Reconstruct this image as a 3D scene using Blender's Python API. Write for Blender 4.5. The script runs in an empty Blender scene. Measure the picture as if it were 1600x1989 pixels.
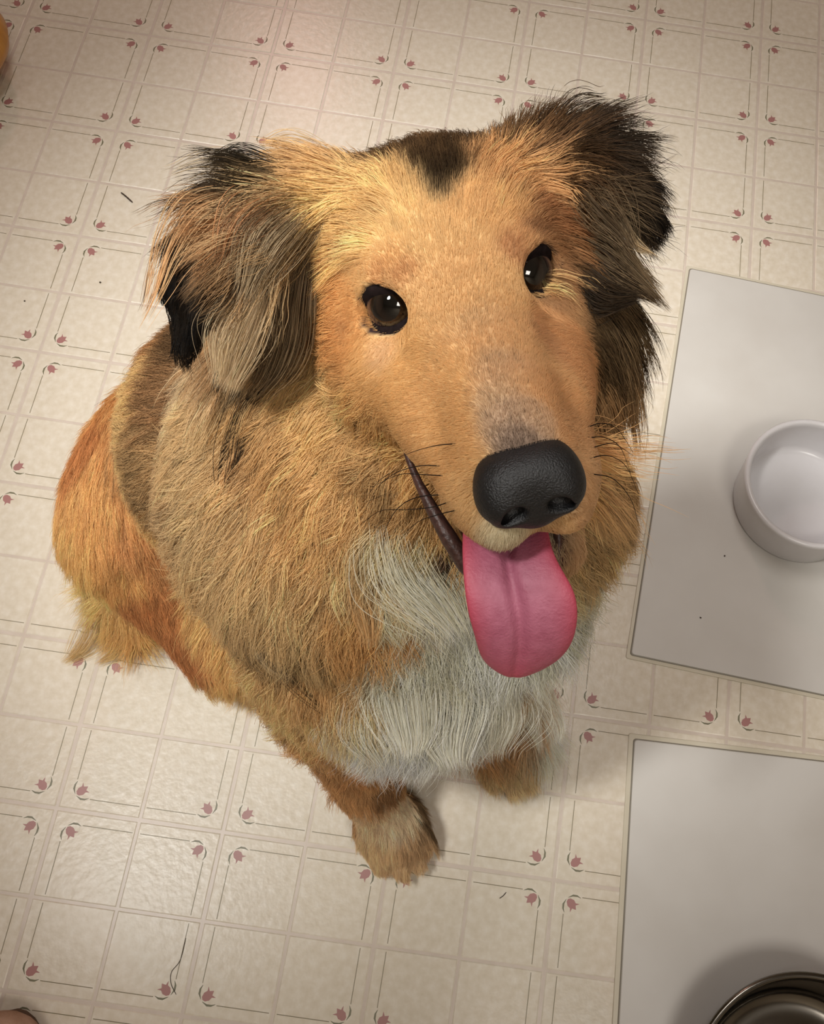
import bpy, bmesh, math, random
import numpy as np
from mathutils import Vector, Matrix
from mathutils.bvhtree import BVHTree
from mathutils.kdtree import KDTree

random.seed(7)
rng = np.random.default_rng(7)
scene = bpy.context.scene
COL = scene.collection
FUR = True
LIFT = 0.57          # hair lets light through: a single hair is paler than the coat it makes up
DEBUG = False

# ------------------------------------------------------------------ camera
# pose solved from the printed six-inch lattice of the vinyl floor (z = 0, x and y along the tiles)
IMG_W, IMG_H, FOC, PPX, PPY = 1600, 1989, 1900.0, 960.0, 1050.0
CC = np.array([0.34749929, -0.03699296, 0.9405874])
RR = np.array([[0.9890810357938413, 0.1333359115963553, 0.06277132555355966],
               [0.14691934956061106, -0.9255042955198631, -0.349079509136483],
               [0.011550296864974035, 0.3544902447925047, -0.9349883726492434]])
cam_d = bpy.data.cameras.new('camera')
cam = bpy.data.objects.new('camera', cam_d)
COL.objects.link(cam)
mw = Matrix.Identity(4)
for r_ in range(3):
    mw[r_][0], mw[r_][1], mw[r_][2], mw[r_][3] = RR[0][r_], -RR[1][r_], -RR[2][r_], CC[r_]
cam.matrix_world = mw
cam_d.sensor_fit = 'HORIZONTAL'
cam_d.sensor_width = 36.0
cam_d.lens = 36.0 * FOC / IMG_W
cam_d.shift_x = (IMG_W / 2 - PPX) / IMG_W
cam_d.shift_y = (PPY - IMG_H / 2) / IMG_W
cam_d.clip_start = 0.02
scene.camera = cam

# ------------------------------------------------------------------ light and exposure
scene.view_settings.view_transform = 'Standard'
scene.view_settings.look = 'None'
scene.view_settings.exposure = 0.0
scene.view_settings.gamma = 1.0
scene.view_settings.use_curve_mapping = False
cy = scene.cycles
cy.max_bounces, cy.diffuse_bounces, cy.glossy_bounces, cy.transmission_bounces, cy.transparent_max_bounces = 4, 2, 2, 3, 4
cy.caustics_reflective = cy.caustics_refractive = False
cy.adaptive_threshold = 0.03
world = bpy.data.worlds.new('world')
scene.world = world
world.use_nodes = True
world.node_tree.nodes['Background'].inputs[0].default_value = (1.0, 0.93, 0.86, 1)
world.node_tree.nodes['Background'].inputs[1].default_value = 0.22


def lamp(name, kind, loc, target, power, color, size=None, size_y=None, **kw):
    d = bpy.data.lights.new(name, kind)
    d.energy = power
    d.color = color
    if kind == 'AREA':
        d.shape = 'RECTANGLE'
        d.size = size
        d.size_y = size_y or size
    for k, v in kw.items():
        setattr(d, k, v)
    o = bpy.data.objects.new(name, d)
    COL.objects.link(o)
    o.location = loc
    o.rotation_euler = (Vector(target) - Vector(loc)).to_track_quat('-Z', 'Y').to_euler()
    return o


# two fluorescent ceiling fittings, an added front fill, a spot from the left and a warm lamp in the room beyond
lamp('ceiling_tube_or_fill', 'AREA', (-0.30, 0.75, 2.38), (-0.30, 0.75, 0), 3.0, (1.0, 0.88, 0.82), 0.60, 0.30)
lamp('ceiling_tube_or_fill', 'AREA', (0.42, 0.85, 2.38), (0.42, 0.85, 0), 9, (1.0, 0.97, 0.93), 0.22, 0.80)
lamp('ceiling_tube_or_fill', 'AREA', (0.95, -0.85, 2.38), (0.95, -0.85, 0), 16, (1.0, 0.94, 0.86), 0.60, 0.60)  # fill added to brighten the chest, no fitting known there
lamp('ceiling_spot', 'SPOT', (-0.50, -0.10, 2.20), (0.26, 0.46, 0.0), 235, (1.0, 0.98, 0.93), spot_size=math.radians(25), spot_blend=0.5, shadow_soft_size=0.20)  # cone narrowed: its edge stands in for an unbuilt person's shadow
lamp('far_warm_lamp', 'AREA', (-0.52, 2.56, 1.72), (0.0, 0.9, 0.0), 5, (1.0, 0.56, 0.50), 0.14, 0.14)


# ------------------------------------------------------------------ helpers
def ray(x, y):
    return RR.T @ np.array([(x - PPX) / FOC, (y - PPY) / FOC, 1.0])


def at_z(x, y, z):
    v = ray(x, y)
    return CC + v * ((z - CC[2]) / v[2])


def at_d(x, y, d):
    return CC + ray(x, y) * d


def srgb(r, g, b):
    f = lambda c: (c / 12.92 if c <= 0.04045 else ((c + 0.055) / 1.055) ** 2.4)
    return (f(r / 255.0), f(g / 255.0), f(b / 255.0))


def coat_lift(c):
    lum = np.maximum((c @ np.array([0.3, 0.55, 0.15]))[:, None], 1e-3)
    t = np.clip((lum - 0.04) / 0.22, 0, 1)
    f = 1 + (lum ** (LIFT - 1.0) - 1) * t * t * (3 - 2 * t)
    return np.clip((c * 0.79 + lum * 0.21) * np.array([0.985, 1.015, 1.0]) * f, 0.001, 0.93)


def prop(o, label=None, cat=None, group=None, kind=None):
    for k, v in (('label', label), ('category', cat), ('group', group), ('kind', kind)):
        if v:
            o[k] = v
    return o


def mesh_obj(name, verts, faces, mat=None, parent=None, smooth=True):
    me = bpy.data.meshes.new(name)
    me.from_pydata([tuple(map(float, v)) for v in verts], [], [tuple(map(int, f)) for f in faces])
    me.update()
    if smooth:
        me.polygons.foreach_set('use_smooth', [True] * len(me.polygons))
    o = bpy.data.objects.new(name, me)
    COL.objects.link(o)
    if mat:
        me.materials.append(mat)
    if parent:
        o.parent = parent
    return o


def empty(name, loc=(0, 0, 0)):
    o = bpy.data.objects.new(name, None)
    COL.objects.link(o)
    o.location = loc
    o.empty_display_size = 0.05
    return o


def child_of(o, parent):
    """parent an object built in world space to an Empty that is only translated"""
    o.parent = parent
    o.matrix_parent_inverse = Matrix.Translation(-Vector(parent.location))
    return o


def material(name, color=(0.5, 0.5, 0.5), rough=0.5, metal=0.0, spec=0.5, **kw):
    m = bpy.data.materials.new(name)
    m.use_nodes = True
    b = m.node_tree.nodes['Principled BSDF']
    b.inputs['Base Color'].default_value = (*color, 1)
    b.inputs['Roughness'].default_value = rough
    b.inputs['Metallic'].default_value = metal
    b.inputs['Specular IOR Level'].default_value = spec
    for k, v in kw.items():
        b.inputs[k].default_value = v
    return m


def noise_mat(name, stops, scale=40, rough=0.5, bump=0.0, bump_scale=300, detail=4, spec=0.5, coords='Object', rough_var=0.0):
    m = material(name, (1, 1, 1), rough, spec=spec)
    nt = m.node_tree
    b = nt.nodes['Principled BSDF']
    tc = nt.nodes.new('ShaderNodeTexCoord')
    n = nt.nodes.new('ShaderNodeTexNoise')
    n.inputs['Scale'].default_value = scale
    n.inputs['Detail'].default_value = detail
    nt.links.new(tc.outputs[coords], n.inputs['Vector'])
    cr = nt.nodes.new('ShaderNodeValToRGB')
    els = cr.color_ramp.elements
    els[0].position, els[0].color = stops[0][0], (*stops[0][1], 1)
    els[1].position, els[1].color = stops[-1][0], (*stops[-1][1], 1)
    for p, c in stops[1:-1]:
        e = els.new(p)
        e.color = (*c, 1)
    nt.links.new(n.outputs['Fac'], cr.inputs['Fac'])
    nt.links.new(cr.outputs['Color'], b.inputs['Base Color'])
    if bump:
        n2 = nt.nodes.new('ShaderNodeTexNoise')
        n2.inputs['Scale'].default_value = bump_scale
        n2.inputs['Detail'].default_value = 2
        nt.links.new(tc.outputs[coords], n2.inputs['Vector'])
        bp = nt.nodes.new('ShaderNodeBump')
        bp.inputs['Strength'].default_value = bump
        bp.inputs['Distance'].default_value = 0.0006
        nt.links.new(n2.outputs['Fac'], bp.inputs['Height'])
        nt.links.new(bp.outputs['Normal'], b.inputs['Normal'])
    return m


# ------------------------------------------------------------------ floor
P = 0.1524
vinyl = noise_mat('cream_vinyl', [(0.30, srgb(208, 197, 178)), (0.5, srgb(214, 204, 187)), (0.72, srgb(221, 213, 199))],
                  scale=130, rough=0.28, bump=0.35, bump_scale=170, coords='Object', spec=0.4)
grout = noise_mat('pinkish_grout_emboss', [(0.3, srgb(198, 184, 171)), (0.7, srgb(208, 195, 183))], scale=60, rough=0.3)
ink = material('grey_green_ink', srgb(122, 112, 84), 0.4)
leaf_ink = material('leaf_ink', srgb(112, 108, 84), 0.4)
petal_ink = material('mauve_petal_ink', srgb(162, 114, 110), 0.4)

fl_bm = bmesh.new()
bmesh.ops.create_grid(fl_bm, x_segments=1, y_segments=1, size=2.2)
fl_me = bpy.data.meshes.new('floor')
fl_bm.to_mesh(fl_me)
fl_me.materials.append(grout)
floor = bpy.data.objects.new('floor', fl_me)
COL.objects.link(floor)
floor.location = (0.35, 0.5, -0.00045)
prop(floor, 'cream sheet vinyl floor printed with small mauve tulips', kind='structure')


def tile_mesh():
    """one quarter of the printed pattern: a raised square with two ruled lines, two leaves and a tulip at one corner"""
    V, Fc, Mi = [], [], []

    def poly(pts, z, m):
        b = len(V)
        V.extend([(x * P, y * P, z) for x, y in pts])
        Fc.append(tuple(range(b, b + len(pts))))
        Mi.append(m)
    g0, g1 = 0.010, 0.017
    lo0, hi0, lo1, hi1 = g0, 0.5 - g0 * 0.7, g1, 0.5 - g1 * 0.85
    b = len(V)
    for lo, hi, z in ((lo0, hi0, -0.0006), (lo1, hi1, 0.0)):
        V.extend([(lo * P, lo * P, z * 0.6), (hi * P, lo * P, z), (hi * P, hi * P, z), (lo * P, hi * P, z)])
    Fc.append((b + 4, b + 5, b + 6, b + 7)); Mi.append(0)
    for k in range(4):
        Fc.append((b + k, b + (k + 1) % 4, b + 4 + (k + 1) % 4, b + 4 + k)); Mi.append(0)
    z = 0.00006
    w = 0.0022
    a0, L0, L1 = 0.076, 0.180, 0.478
    poly([(a0 - w, L0), (a0 + w, L0), (a0 + w, L1), (a0 - w, L1)][::-1], z, 1)
    poly([(L0, a0 - w), (L1, a0 - w), (L1, a0 + w), (L0, a0 + w)], z, 1)
    # crescent leaves
    for sw in (False, True):
        mid = [(0.081, 0.172), (0.0725, 0.150), (0.0725, 0.124), (0.086, 0.096)]
        wd = [0.0015, 0.0062, 0.0072, 0.0015]
        Lf, Rt = [], []
        for (x, y), q in zip(mid, wd):
            Lf.append((x - q, y)); Rt.append((x + q * 0.6, y))
        for k in range(3):
            quad = [Lf[k], Lf[k + 1], Rt[k + 1], Rt[k]]
            if sw:
                quad = [(y, x) for x, y in quad][::-1]
            poly(quad, z, 2)
    # tulip pointing away from the crossing
    c = 0.1185
    s = 1.40
    ol = [(-0.024, 0.0), (-0.019, 0.011), (-0.004, 0.0185), (0.010, 0.016), (0.023, 0.027), (0.0165, 0.010), (0.031, 0.0)]
    ol = ol + [(x, -y) for x, y in ol[1:-1]][::-1]
    q = math.sqrt(0.5)
    pts = [(c + s * (a * q - bb * q), c + s * (a * q + bb * q)) for a, bb in ol]
    cen = (c, c)
    for k in range(len(pts)):
        poly([cen, pts[(k + 1) % len(pts)], pts[k]], z, 3)
    me = bpy.data.meshes.new('tile')
    me.from_pydata(V, [], Fc)
    for m in (vinyl, ink, leaf_ink, petal_ink):
        me.materials.append(m)
    me.polygons.foreach_set('material_index', Mi)
    me.update()
    bm = bmesh.new(); bm.from_mesh(me)
    for f in bm.faces:
        if f.normal.z < 0:
            f.normal_flip()
    bm.to_mesh(me); bm.free()
    return me


TILE = tile_mesh()
cells = []
for i in range(-9, 13):
    for j in range(-9, 14):
        for k in range(4):
            cx_, cy_ = [(0.25, 0.25), (-0.25, 0.25), (-0.25, -0.25), (0.25, -0.25)][k]
            X = np.array([(i + cx_) * P, (j + cy_) * P, 0.0])
            q_ = RR @ (X - CC)
            u_, v_ = FOC * q_[0] / q_[2] + PPX, FOC * q_[1] / q_[2] + PPY
            dist = max(abs(u_ - 800) / 800, abs(v_ - 994) / 994)
            cells.append((dist, i, j, k))
cells.sort()
rest_v, rest_f, rest_m = [], [], []
tv = [v.co.copy() for v in TILE.vertices]
for n_, (dist, i, j, k) in enumerate(cells):
    if n_ < 296:
        o = bpy.data.objects.new('tile', TILE)
        COL.objects.link(o)
        o.parent = floor
        o.matrix_parent_inverse = Matrix.Translation(-floor.location)
        o.location = (i * P, j * P, 0)
        o.rotation_euler = (0, 0, k * math.pi / 2)
    else:
        M_ = Matrix.Translation((i * P, j * P, 0)) @ Matrix.Rotation(k * math.pi / 2, 4, 'Z')
        b0 = len(rest_v)
        rest_v.extend([M_ @ v for v in tv])
        for pl in TILE.polygons:
            rest_f.append(tuple(b0 + q for q in pl.vertices)); rest_m.append(pl.material_index)
ro = mesh_obj('outer_tiling', rest_v, rest_f, None, None, smooth=False)
for m in (vinyl, ink, leaf_ink, petal_ink):
    ro.data.materials.append(m)
ro.data.polygons.foreach_set('material_index', rest_m)
ro.parent = floor
ro.matrix_parent_inverse = Matrix.Translation(-floor.location)
ro['kind'] = 'stuff'

# room shell beyond the picture
wall_m = noise_mat('cream_wall_paint', [(0.3, srgb(205, 192, 170)), (0.7, srgb(214, 202, 182))], scale=3, rough=0.8)
ceil_m = noise_mat('white_ceiling_paint', [(0.3, srgb(214, 210, 202)), (0.7, srgb(222, 219, 212))], scale=5, rough=0.9)


def box_mesh(x0, x1, y0, y1, z0, z1):
    v = [(x, y, z) for z in (z0, z1) for x, y in ((x0, y0), (x1, y0), (x1, y1), (x0, y1))]
    f = [(3, 2, 1, 0), (4, 5, 6, 7), (0, 1, 5, 4), (1, 2, 6, 5), (2, 3, 7, 6), (3, 0, 4, 7)]
    return v, f


WX0, WX1, WY0, WY1 = -1.80, 2.50, -1.65, 2.65
for nm, bx in (('wall_left', (WX0 - 0.05, WX0, WY0, WY1, -0.01, 2.45)), ('wall_right', (WX1, WX1 + 0.05, WY0, WY1, -0.01, 2.45)),
               ('wall_back', (WX0, WX1, WY1, WY1 + 0.05, -0.01, 2.45)), ('wall_front', (WX0, WX1, WY0 - 0.05, WY0, -0.01, 2.45)),
               ('ceiling', (WX0, WX1, WY0, WY1, 2.45, 2.5))):
    v, f = box_mesh(*bx)
    o = mesh_obj(nm, v, f, ceil_m if nm == 'ceiling' else wall_m, smooth=False)
    prop(o, {'ceiling': 'plain white painted ceiling over the room'}.get(nm, 'plain cream painted wall of the room'), kind='structure')


# ------------------------------------------------------------------ implicit modelling
class Field:
    def __init__(self, lo, hi, h, far=0.06):
        self.lo, self.h, self.far = np.array(lo, float), h, far
        self.n = np.ceil((np.array(hi) - self.lo) / h).astype(int) + 1
        self.f = np.full(self.n, far, np.float32)

    def sub(self, lo, hi):
        a = np.clip(np.floor((np.array(lo) - self.lo) / self.h).astype(int), 0, self.n - 1)
        b = np.clip(np.ceil((np.array(hi) - self.lo) / self.h).astype(int) + 1, 1, self.n)
        sl = tuple(slice(a[k], b[k]) for k in range(3))
        ax = [self.lo[k] + self.h * np.arange(a[k], b[k]) for k in range(3)]
        G = np.stack(np.meshgrid(*ax, indexing='ij'), -1)
        return sl, G

    def union(self, sl, d, k):
        a = self.f[sl]
        if k > 0:
            h = np.maximum(k - np.abs(a - d), 0) / k
            self.f[sl] = np.minimum(a, d) - h * h * k * 0.25
        else:
            self.f[sl] = np.minimum(a, d)

    def cut(self, sl, d, k):
        a = self.f[sl]
        d = -d
        h = np.maximum(k - np.abs(a - d), 0) / max(k, 1e-9)
        self.f[sl] = np.maximum(a, d) + h * h * k * 0.25

    def ell(self, c, r, A=None, k=0.02, cut=False, pw=2.0):
        """A: columns are the axes of the ellipsoid in world space"""
        c, r = np.array(c, float), np.array(r, float)
        A = np.eye(3) if A is None else np.array(A, float)
        ext = np.sqrt(((A * r) ** 2).sum(1)) * (1.15 if pw > 2 else 1.0) + self.far * 0.8
        sl, G = self.sub(c - ext, c + ext)
        q = (G - c) @ A
        if pw == 2.0:
            k0 = np.sqrt(((q / r) ** 2).sum(-1)); k1 = np.sqrt(((q / r ** 2) ** 2).sum(-1)) + 1e-9
            d = k0 * (k0 - 1) / k1
        else:
            k0 = (np.abs(q / r) ** pw).sum(-1) ** (1 / pw)
            d = (k0 - 1) * r.min()
        (self.cut if cut else self.union)(sl, d.astype(np.float32), k)

    def cone(self, a, b, ra, rb, k=0.02, cut=False, flat=None):
        a, b = np.array(a, float), np.array(b, float)
        m = max(ra, rb) + self.far * 0.8
        sl, G = self.sub(np.minimum(a, b) - m, np.maximum(a, b) + m)
        ab = b - a
        t = np.clip(((G - a) @ ab) / (ab @ ab), 0, 1)
        v = G - a - t[..., None] * ab
        if flat is not None:
            ax, s = flat
            ax = np.array(ax) / np.linalg.norm(ax)
            v = v + (v @ ax)[..., None] * ax * (1 / s - 1)
        d = np.linalg.norm(v, axis=-1) - (ra + (rb - ra) * t)
        (self.cut if cut else self.union)(sl, d.astype(np.float32), k)

    def tri(self, a, b, c, r, k=0.004):
        a, b, c = [np.array(q, float) for q in (a, b, c)]
        m = r + self.far * 0.5
        sl, G = self.sub(np.minimum(np.minimum(a, b), c) - m, np.maximum(np.maximum(a, b), c) + m)
        n = np.cross(b - a, c - a); n /= np.linalg.norm(n)
        best = None
        inside = np.ones(G.shape[:3], bool)
        for p, q in ((a, b), (b, c), (c, a)):
            e = q - p
            t = np.clip(((G - p) @ e) / (e @ e), 0, 1)
            dd = np.linalg.norm(G - p - t[..., None] * e, axis=-1)
            best = dd if best is None else np.minimum(best, dd)
            inside &= ((G - p) @ np.cross(n, e)) >= 0
        d = np.where(inside, np.abs((G - a) @ n), best) - r
        self.union(sl, d.astype(np.float32), k)

    def sample(self, p):
        q = (p - self.lo) / self.h
        q = np.clip(q, 0, self.n - 1.001)
        i = q.astype(int); t = (q - i).astype(np.float32)
        f = self.f
        x, y, z = i[:, 0], i[:, 1], i[:, 2]
        tx, ty, tz = t[:, 0], t[:, 1], t[:, 2]
        c00 = f[x, y, z] * (1 - tx) + f[x + 1, y, z] * tx
        c10 = f[x, y + 1, z] * (1 - tx) + f[x + 1, y + 1, z] * tx
        c01 = f[x, y, z + 1] * (1 - tx) + f[x + 1, y, z + 1] * tx
        c11 = f[x, y + 1, z + 1] * (1 - tx) + f[x + 1, y + 1, z + 1] * tx
        return (c00 * (1 - ty) + c10 * ty) * (1 - tz) + (c01 * (1 - ty) + c11 * ty) * tz

    def grad(self, p):
        e = self.h
        g = np.stack([self.sample(p + e * d) - self.sample(p - e * d) for d in np.eye(3)], 1)
        return g / (np.linalg.norm(g, axis=1, keepdims=True) + 1e-9)

    def mesh(self):
        """surface nets"""
        f = self.f
        s = f < 0
        n = np.array(f.shape)
        cnt = np.zeros(n - 1, np.int8); acc = np.zeros((*(n - 1), 3), np.float32)
        corner = [(a, b, c) for a in (0, 1) for b in (0, 1) for c in (0, 1)]
        shift = lambda A, o: A[o[0]:o[0] + n[0] - 1, o[1]:o[1] + n[1] - 1, o[2]:o[2] + n[2] - 1]
        for o in corner:
            for ax in range(3):
                if o[ax]:
                    continue
                o2 = list(o); o2[ax] = 1
                fa, fb = shift(f, o), shift(f, o2)
                m = (fa < 0) != (fb < 0)
                idx = np.nonzero(m)
                t = fa[idx] / (fa[idx] - fb[idx])
                cnt[idx] += 1
                for k in range(3):
                    acc[(*idx, k)] += (t if k == ax else o[k])
        cell = np.nonzero(cnt)
        vid = np.full(n - 1, -1, np.int64)
        vid[cell] = np.arange(len(cell[0]))
        V = (np.stack(cell, 1) + acc[cell] / cnt[cell][:, None]) * self.h + self.lo
        F = []
        for ax in range(3):
            u, v = (ax + 1) % 3, (ax + 2) % 3
            lo = [slice(1, n[k] - 1) for k in range(3)]; lo[ax] = slice(0, n[ax] - 1)
            hi = list(lo); hi[ax] = slice(1, n[ax])
            a, b = s[tuple(lo)], s[tuple(hi)]
            idx = np.stack(np.nonzero(a != b), 1)
            off = np.array([1, 1, 1]); off[ax] = 0
            idx = idx + off
            flip = a[tuple((idx - off).T)]
            q = []
            for du, dv in ((-1, -1), (0, -1), (0, 0), (-1, 0)):
                w = idx.copy(); w[:, u] += du; w[:, v] += dv
                q.append(vid[tuple(w.T)])
            q = np.stack(q, 1)
            q[~flip] = q[~flip][:, ::-1]
            F.append(q)
        return V, np.concatenate(F)


def np_mesh(name, V, F, mat, parent=None, smooth=True):
    me = bpy.data.meshes.new(name)
    me.vertices.add(len(V)); me.vertices.foreach_set('co', V.astype(np.float32).ravel())
    me.loops.add(F.size); me.loops.foreach_set('vertex_index', F.astype(np.int32).ravel())
    me.polygons.add(len(F))
    me.polygons.foreach_set('loop_start', np.arange(0, F.size, F.shape[1], dtype=np.int32))
    me.update(calc_edges=True)
    me.validate()
    me.polygons.foreach_set('use_smooth', np.ones(len(me.polygons), bool))
    o = bpy.data.objects.new(name, me)
    COL.objects.link(o)
    if mat:
        me.materials.append(mat)
    if parent:
        child_of(o, parent)
    return o


# ------------------------------------------------------------------ dog
dog = empty('dog', (0.25, 0.18, 0.0))
prop(dog, 'long haired golden sable dog sitting with its pink tongue hanging out', 'dog')

# head frame: x towards the picture's right, y along the muzzle, z to the crown, origin between the eyes
HO = np.array([0.3234, 0.2024, 0.5963])
HR = np.array([[0.9209, 0.2516, -0.2978], [0.3762, -0.7734, 0.5101], [0.1020, 0.5818, 0.8069]])


def H(x, y, z):
    return HR @ np.array([x, y, z], float) + HO


def HD(x, y, z):
    v = HR @ np.array([x, y, z], float)
    return v / np.linalg.norm(v)


FW = np.array([0.74, -0.67, 0.0]); FW /= np.linalg.norm(FW)       # the way the chest faces
SD = np.array([-0.67, -0.74, 0.0]); SD /= np.linalg.norm(SD)      # its right flank
UP = np.array([0, 0, 1.0])
BODY_AX = np.stack([FW, SD, UP], 1)

EYE_R = 0.0125
EYES = {}
for s in (-1, 1):
    d = np.array([0.52 * s, 0.82, 0.22]); d /= np.linalg.norm(d)
    c = np.array([0.0345 * s, 0.001, -0.001]) - d * EYE_R
    EYES[s] = (c, d)

sd = Field((-0.11, -0.07, -0.004), (0.50, 0.45, 0.72), 0.003)
# trunk: rump, loin, ribs, chest
sd.ell((0.095, 0.280, 0.120), (0.088, 0.084, 0.110), BODY_AX, 0.02)
sd.cone((0.105, 0.282, 0.16), (0.185, 0.258, 0.29), 0.080, 0.086, 0.05)
sd.cone((0.185, 0.258, 0.29), (0.262, 0.205, 0.37), 0.086, 0.088, 0.05)
sd.cone((0.268, 0.198, 0.37), (0.300, 0.150, 0.25), 0.082, 0.066, 0.05)
sd.ell((0.305, 0.140, 0.275), (0.070, 0.078, 0.095), BODY_AX, 0.05)
# shoulder and upper arm, both sides
sd.cone((0.228, 0.175, 0.36), (0.248, 0.128, 0.250), 0.055, 0.042, 0.05)
sd.cone((0.330, 0.215, 0.34), (0.350, 0.180, 0.240), 0.050, 0.042, 0.05)
# neck
sd.cone(H(0, -0.060, -0.040), (0.262, 0.225, 0.41), 0.056, 0.078, 0.05)
sd.cone(H(0, -0.02, -0.062), (0.285, 0.175, 0.40), 0.040, 0.064, 0.05)
sd.cone(H(0.030, -0.035, -0.060), (0.345, 0.195, 0.43), 0.030, 0.042, 0.04)
sd.cone((0.345, 0.195, 0.43), (0.362, 0.168, 0.335), 0.042, 0.040, 0.04)
sd.cone((0.362, 0.215, 0.50), (0.374, 0.184, 0.435), 0.028, 0.036, 0.03)
sd.cone((0.374, 0.184, 0.435), (0.376, 0.150, 0.375), 0.036, 0.032, 0.03)
# haunches
for s, hip, knee in ((1, (0.070, 0.232, 0.145), (0.142, 0.168, 0.095)), (-1, (0.150, 0.335, 0.145), (0.235, 0.265, 0.095))):
    sd.cone(hip, knee, 0.070, 0.044, 0.04)
    kn = np.array(knee)
    hock = kn + FW * -0.10 + SD * s * 0.005; hock[2] = 0.042
    toe = kn + FW * 0.020 + SD * s * 0.010; toe[2] = 0.020
    sd.cone(kn, hock, 0.040, 0.026, 0.03)
    sd.cone(hock, toe, 0.022, 0.019, 0.02)
# tail lying round the rump
tl = [(0.075, 0.30, 0.05), (0.022, 0.260, 0.030), (0.012, 0.205, 0.024), (0.035, 0.165, 0.018)]
for a, b, ra, rb in zip(tl[:-1], tl[1:], (0.024, 0.022, 0.018), (0.022, 0.018, 0.010)):
    sd.cone(a, b, ra, rb, 0.015)
# forelegs and paws
PAWS = []
for s, elbow, wrist, paw in ((1, (0.250, 0.100, 0.205), (0.280, 0.055, 0.085), (0.304, 0.022, 0.026)),
                             (-1, (0.350, 0.180, 0.210), (0.378, 0.142, 0.085), (0.397, 0.110, 0.026))):
    sd.cone(elbow, wrist, 0.032, 0.021, 0.03)
    sd.cone(wrist, np.array(paw) + (0, 0, 0.006), 0.021, 0.022, 0.02)
    d = np.array(paw) - np.array(wrist); d[2] = 0; d /= np.linalg.norm(d)
    side = np.array([-d[1], d[0], 0])
    PAWS.append((np.array(paw), d, side))
    sd.ell(np.array(paw), (0.030, 0.026, 0.020), np.stack([d, side, UP], 1), 0.02)
    for q, (off, fwd) in enumerate(((-0.020, 0.014), (-0.0075, 0.025), (0.0075, 0.025), (0.020, 0.014))):
        sd.ell(np.array(paw) + side * off + d * fwd + (0, 0, -0.008), (0.017, 0.0085, 0.0125), np.stack([d, side, UP], 1), 0.005)
# head
HA = HR
sd.ell(H(0, -0.048, -0.016), (0.057, 0.062, 0.047), HA, 0.03)
sd.ell(H(0, -0.080, -0.008), (0.054, 0.052, 0.043), HA, 0.03)
sd.ell(H(0, -0.014, -0.014), (0.034, 0.042, 0.029), HA, 0.012)
for s in (-1, 1):
    sd.ell(H(0.021 * s, -0.013, 0.007), (0.016, 0.022, 0.011), HA, 0.012)
    sd.ell(H(0.033 * s, -0.026, -0.034), (0.026, 0.040, 0.026), HA, 0.015)
    sd.ell(H(0.022 * s, 0.024, -0.036), (0.019, 0.040, 0.020), HA, 0.015)
    sd.ell(H(0.012 * s, 0.087, -0.048), (0.0135, 0.026, 0.0145), HA, 0.012)
    sd.cone(H(0.0285 * s, 0.020, -0.036), H(0.0150 * s, 0.082, -0.044), 0.0115, 0.0135, 0.012)
sd.cone(H(0, 0.000, -0.022), H(0, 0.088, -0.034), 0.026, 0.0165, 0.010)
sd.cone(H(0, 0.000, -0.006), H(0, 0.092, -0.026), 0.018, 0.0125, 0.02)
# lower jaw
sd.cone(H(0, -0.015, -0.066), H(0, 0.060, -0.100), 0.027, 0.013, 0.010)
for s in (-1, 1):
    sd.cone(H(0.023 * s, 0.000, -0.066), H(0.013 * s, 0.062, -0.097), 0.012, 0.010, 0.010)
# eye sockets
for s in (-1, 1):
    c, d = EYES[s]
    sd.ell(H(*c), (0.0150, 0.0150, 0.0150), HA, 0.008)
    sd.cone(H(*(c + d * 0.006)), H(*(c + d * 0.040)), 0.0118, 0.023, 0.004, cut=True, flat=(HD(0, 0, 1) - HD(*d) * (HD(0, 0, 1) @ HD(*d)), 0.76))
# ears: thin folded leather


def strip(pts_a, pts_b, r):
    for k in range(len(pts_a) - 1):
        a, b, c, d = pts_a[k], pts_a[k + 1], pts_b[k], pts_b[k + 1]
        if np.linalg.norm(np.subtract(a, c)) > 1e-4:
            sd.tri(a, b, c, r)
        if np.linalg.norm(np.subtract(b, d)) > 1e-4:
            sd.tri(b, d, c, r)


E_OUT = [at_d(575, 370, 0.444), at_d(490, 355, 0.430), at_d(405, 405, 0.424), at_d(350, 480, 0.427), at_d(332, 562, 0.436), at_d(358, 672, 0.445)]
E_IN = [at_d(590, 470, 0.434), at_d(530, 490, 0.422), at_d(475, 515, 0.420), at_d(430, 550, 0.423), at_d(396, 602, 0.432), at_d(361, 680, 0.444)]
strip(E_OUT, E_IN, 0.0035)
sd.cone(at_d(620, 400, 0.450), at_d(560, 410, 0.438), 0.018, 0.010, 0.02)
F_OUT = [at_d(1105, 285, 0.456), at_d(1165, 268, 0.444), at_d(1215, 305, 0.438), at_d(1246, 370, 0.441), at_d(1274, 440, 0.450)]
F_IN = [at_d(1112, 390, 0.446), at_d(1150, 385, 0.434), at_d(1190, 392, 0.432), at_d(1230, 416, 0.438), at_d(1276, 444, 0.449)]
strip(F_OUT, F_IN, 0.0035)
sd.cone(at_d(1055, 320, 0.460), at_d(1120, 330, 0.448), 0.018, 0.010, 0.02)

BV, BF = sd.mesh()
print('body', len(BV), len(BF))
BVH = BVHTree.FromPolygons([tuple(v) for v in BV], [tuple(f) for f in BF])


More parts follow.
